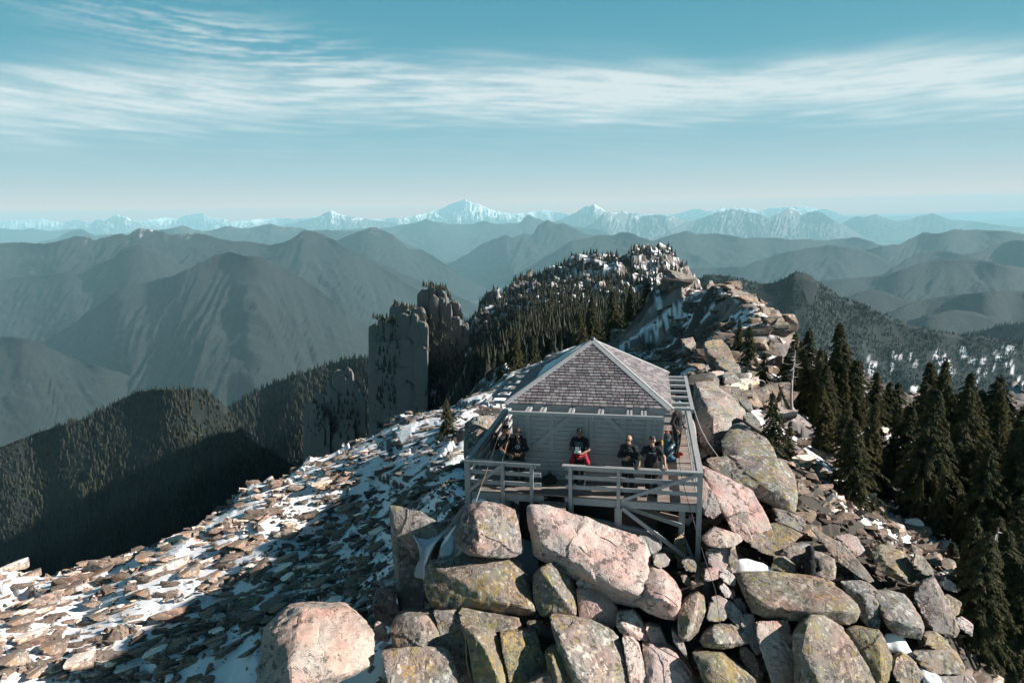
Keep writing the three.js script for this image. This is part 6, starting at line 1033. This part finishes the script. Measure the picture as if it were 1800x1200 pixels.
{ // blue bottle bag on the deck, white helmet-like pouch hanging behind the rail
  const g = new THREE.Group(); mesh(flesh([[V(-0.08, 0.08, 0), V(0.08, 0.08, 0), 0.085, 0.08], [V(0, 0.14, 0.02), V(0.04, 0.16, 0), 0.06, 0.05]], 0.012, 0.04), cloth(0.02, 0.085, 0.15), 'bag', g); mesh(tube([V(-0.06, 0.16, 0), V(0, 0.26, 0), V(0.06, 0.16, 0)], 0.012, 0.012, 6), cloth(0.4, 0.42, 0.44), 'handle', g);
  g.position.copy(hut(2.47, 0, 0.05)); put(g, 'stuff_sack', 'small bright blue sack on the deck boards beside the teal backpack', 'sack');
  const c = new THREE.Group(); mesh(flesh([[V(-0.05, 0.1, 0), V(0.05, 0.1, 0), 0.08, 0.08], [V(0, 0.2, 0), V(0, 0.22, 0), 0.06, 0.05]], 0.012, 0.04, (x, y, z) => 0.008 * n3(x * 20, y * 20, z * 20)), cloth(0.42, 0.42, 0.40), 'bag', c); mesh(tube([V(-0.04, 0.2, 0), V(0, 0.36, 0), V(0.05, 0.2, 0)], 0.01, 0.01, 6), charcoal, 'handle', c);
  c.position.copy(hut(2.16, 0.62, 2.84)); put(c, 'pouch', 'pale crumpled pouch hanging at the hip of the rightmost man', 'pouch');
}
{ // the flyer's remote, white, in the middle man's hands
  const g = new THREE.Group(), b = new THREE.BoxGeometry(0.17, 0.05, 0.10, 4, 1, 2); mesh(b, std(0.62, 0.63, 0.64, { roughness: 0.45 }), 'casing', g); const sc = new THREE.BoxGeometry(0.10, 0.17, 0.014); sc.rotateX(-0.5); sc.translate(-0.02, 0.10, 0.05); mesh(sc, std(0.55, 0.56, 0.57, { roughness: 0.5 }), 'screen_holder', g);
  for (const s of S2) { const st = new THREE.CylinderGeometry(0.009, 0.006, 0.045, 8); st.translate(0.045 * s, 0.045, 0); mesh(st, std(0.05, 0.05, 0.05), 'stick', g); const a = new THREE.CylinderGeometry(0.006, 0.006, 0.14, 6); a.rotateX(0.4); a.translate(0.06 * s, 0.07, -0.05); mesh(a, std(0.5, 0.5, 0.5), 'aerial', g); }
  g.position.copy(hut(-0.19, 1.12, 2.77)); g.rotation.y = FT; g.rotation.x = 0.25; put(g, 'remote_control', 'white handheld remote control in the hands of the man with the red jacket', 'remote control');
  const p = new THREE.Group(), a = hut(-2.13, 1.62, 2.76), e = hut(-2.34, 0.80, 3.00); mesh(tube([V(0, 0, 0), a.clone().sub(e).multiplyScalar(0.5), a.clone().sub(e)], 0.011, 0.014, 8), std(0.35, 0.22, 0.13), 'shaft', p); const gr = tube([a.clone().sub(e), a.clone().sub(e).multiplyScalar(1.12)], 0.022, 0.018, 8); mesh(gr, std(0.5, 0.45, 0.42), 'grip', p);
  p.position.copy(e); put(p, 'walking_pole', 'walking pole slanting in the hand of the capped man at left', 'walking pole');
}
// dark boots and bottle on the deck by the left rail
{ const g = new THREE.Group(); mesh(flesh([[V(-0.1, 0.12, 0), V(0.1, 0.12, 0), 0.12, 0.12], [V(0, 0.22, 0), V(0.03, 0.26, 0), 0.08, 0.06]], 0.014, 0.05), dark, 'bag', g); mesh(tube([V(-0.05, 0.3, 0), V(0, 0.4, 0), V(0.05, 0.3, 0)], 0.012, 0.012, 6), charcoal, 'handle', g); g.position.copy(hut(-1.05, 0, 2.45)); put(g, 'day_bag', 'dark bag set down on the deck beside the railing gap', 'bag'); }
// ---------- guy wires and cables ----------
const steel = std(0.30, 0.30, 0.31, { roughness: 0.4, metalness: 0.7 }), darkWire = std(0.03, 0.03, 0.032, { roughness: 0.6 });
function wire(name, label, pts, r, m) { const a = pts[0].clone(), g = tube(pts.map((p) => p.clone().sub(a)), r, r, 6), o = mesh(g, m); o.position.copy(a); put(o, name, label, 'cable'); return o; }
{
  const a = hut(-2.75, 1.05, 3.30), b = P(836, 882, 17.25);
  const g = new THREE.Group(), top = hut(-2.2, 2.2, 2.98); const L = (p) => p.clone().sub(b);
  mesh(tube([L(top), L(top).lerp(L(b), 0.62)], 0.006, 0.006, 5), darkWire, 'wire', g);
  mesh(tube([L(top).lerp(L(b), 0.62), L(top).lerp(L(b), 0.84)], 0.017, 0.014, 6), rust, 'turnbuckle', g); mesh(tube([L(top).lerp(L(b), 0.84), V(0, 0, 0)], 0.02, 0.016, 6), steel, 'anchor_rod', g);
  g.position.copy(b); put(g, 'guy_wire', 'guy wire with rusty turnbuckle running from the hut down to the grey rounded boulder', 'cable');
}
wire('guy_wire', 'thin pale wire stretched over the great rounded lichen boulder right of the hut', [hut(2.96, 2.2, -1.6), P(1240, 770, 23.5), P(1308, 856, 20.9)], 0.012, std(0.5, 0.5, 0.5));
wire('cable', 'dark cable hanging from the handrail past the long corner post onto the rocks', [hut(2.5, 2.2, 2.96), hut(2.62, 0.9, 3.32), hut(2.95, -0.3, 3.42), P(1240, 985, 16.2), P(1258, 1040, 15.5), P(1266, 1098, 14.7)], 0.008, darkWire);
wire('cable', 'black wire lying across the nose of the huge pink boulder', [P(1150, 1040, 15.05), P(1172, 1049, 14.85), P(1192, 1066, 14.72)], 0.010, darkWire);
wire('cable', 'short black strap lying on the face of the huge pink boulder', [P(1056, 944, 16.15), P(1072, 951, 16.0), P(1084, 961, 15.9)], 0.014, darkWire);
wire('cable', 'black wire crossing the pink-stained slab at the bottom', [P(1150, 1134, 14.4), P(1176, 1149, 14.15), P(1196, 1160, 14.0), P(1216, 1186, 13.7)], 0.010, darkWire);
{ const b = P(826, 1190, 13.6), L = (u, v, d) => P(u, v, d).sub(b), o = mesh(tube([V(0, 0, 0), L(820, 1160, 13.9), L(819, 1130, 14.1), L(813, 1100, 14.4)], 0.012, 0.018, 6), std(0.30, 0.24, 0.15)); o.position.copy(b); put(o, 'dead_stick', 'pale dead stick stuck in the gap beside the tall mossy block', 'stick'); }
// ---------- snow lying between the boulders ----------
const snowM = new THREE.MeshStandardMaterial({ color: new THREE.Color().setRGB(0.70, 0.72, 0.745), roughness: 0.75, bumpMap: rockBump, bumpScale: 0.01 });
function snow(label, d0, d1, line, th = 0.14) {        // a soft drift with its own thickness over a place outlined by points
  const pts = nums(line), v0 = Math.min(...pts.map((p) => p[1])), v1 = Math.max(...pts.map((p) => p[1])), w = pts.map(([u, v, d]) => P(u, v, d ?? lerp(d0, d1, (v - v0) / (v1 - v0)))), c = V(); w.forEach((p) => c.add(p)); c.multiplyScalar(1 / w.length);
  const cur = new THREE.CatmullRomCurve3(w, true, 'catmullrom', 0.4), n = 64, rings = 9, pos = [], idx = [], nrm = V(); for (let i = 0; i < w.length; i++) nrm.add(w[i].clone().sub(c).cross(w[(i + 1) % w.length].clone().sub(c))); nrm.normalize(); if (nrm.y < 0) nrm.negate();
  const size = new THREE.Box3().setFromPoints(w).getSize(V()).length();
  for (let side = 0; side < 2; side++) for (let k = 0; k <= rings; k++) for (let i = 0; i < n; i++) { const e = cur.getPointAt(i / n), t = k / rings, p = c.clone().lerp(e, t * (1 + 0.10 * n2(e.x * 2.2 + 3, e.z * 2.2) * t)), dome = Math.sqrt(Math.max(0, 1 - t * t)); p.addScaledVector(nrm, (side ? -0.06 : th * dome * (1 + 0.4 * n2(p.x * 2.5, p.z * 2.5)) ) ); pos.push(p.x - c.x, p.y - c.y, p.z - c.z); }
  const o = (s, k, i) => (s * (rings + 1) + k) * n + (i % n);
  for (let s = 0; s < 2; s++) for (let k = 0; k < rings; k++) for (let i = 0; i < n; i++) idx.push(o(s, k, i), o(s, k + 1, i), o(s, k, i + 1), o(s, k, i + 1), o(s, k + 1, i), o(s, k + 1, i + 1));
  for (let i = 0; i < n; i++) idx.push(o(0, rings, i), o(1, rings, i), o(0, rings, i + 1), o(0, rings, i + 1), o(1, rings, i), o(1, rings, i + 1));
  let g = new THREE.BufferGeometry(); g.setAttribute('position', new THREE.Float32BufferAttribute(pos, 3)); g.setIndex(idx); g.computeVertexNormals(); g = boxUV(g, 1.5);
  const m = mesh(g, snowM); m.position.copy(c); put(m, 'snow_patch', label, null, null, 'stuff');
}
snow('snow draped over the front of the flat-topped boulder left of the hut', 17.5, 16.7, '722,930,17.75 736,918,18.0 757,920,18.0 783,932,17.7 768,950,17.1 754,975,16.85 746,1000,16.75 748,1022,16.7 736,1014,16.7 728,1006,16.7 737,985,16.8 734,955,17.0', 0.05);
snow('small snow patch in the gap left of the grey rounded boulder', 17.6, 16.9, '786,950 796,938 800,960 794,976 776,980 772,968', 0.06);
snow('snow patch in the hollow behind the broad boulder at right', 16.9, 16.5, '1297,986 1312,982 1330,988 1345,992 1357,1003 1300,1006', 0.07);
snow('upper part of the snow strip between the boulders at lower right', 15.7, 15.2, '1556,1114 1572,1110 1588,1120 1600,1142 1618,1162 1604,1166 1580,1150 1566,1146 1548,1132', 0.07);
snow('lower end of the snow strip at the bottom right', 15.0, 14.3, '1612,1172 1634,1180 1652,1188 1658,1206 1640,1212 1622,1192', 0.06);
renderer.render(scene, camera);
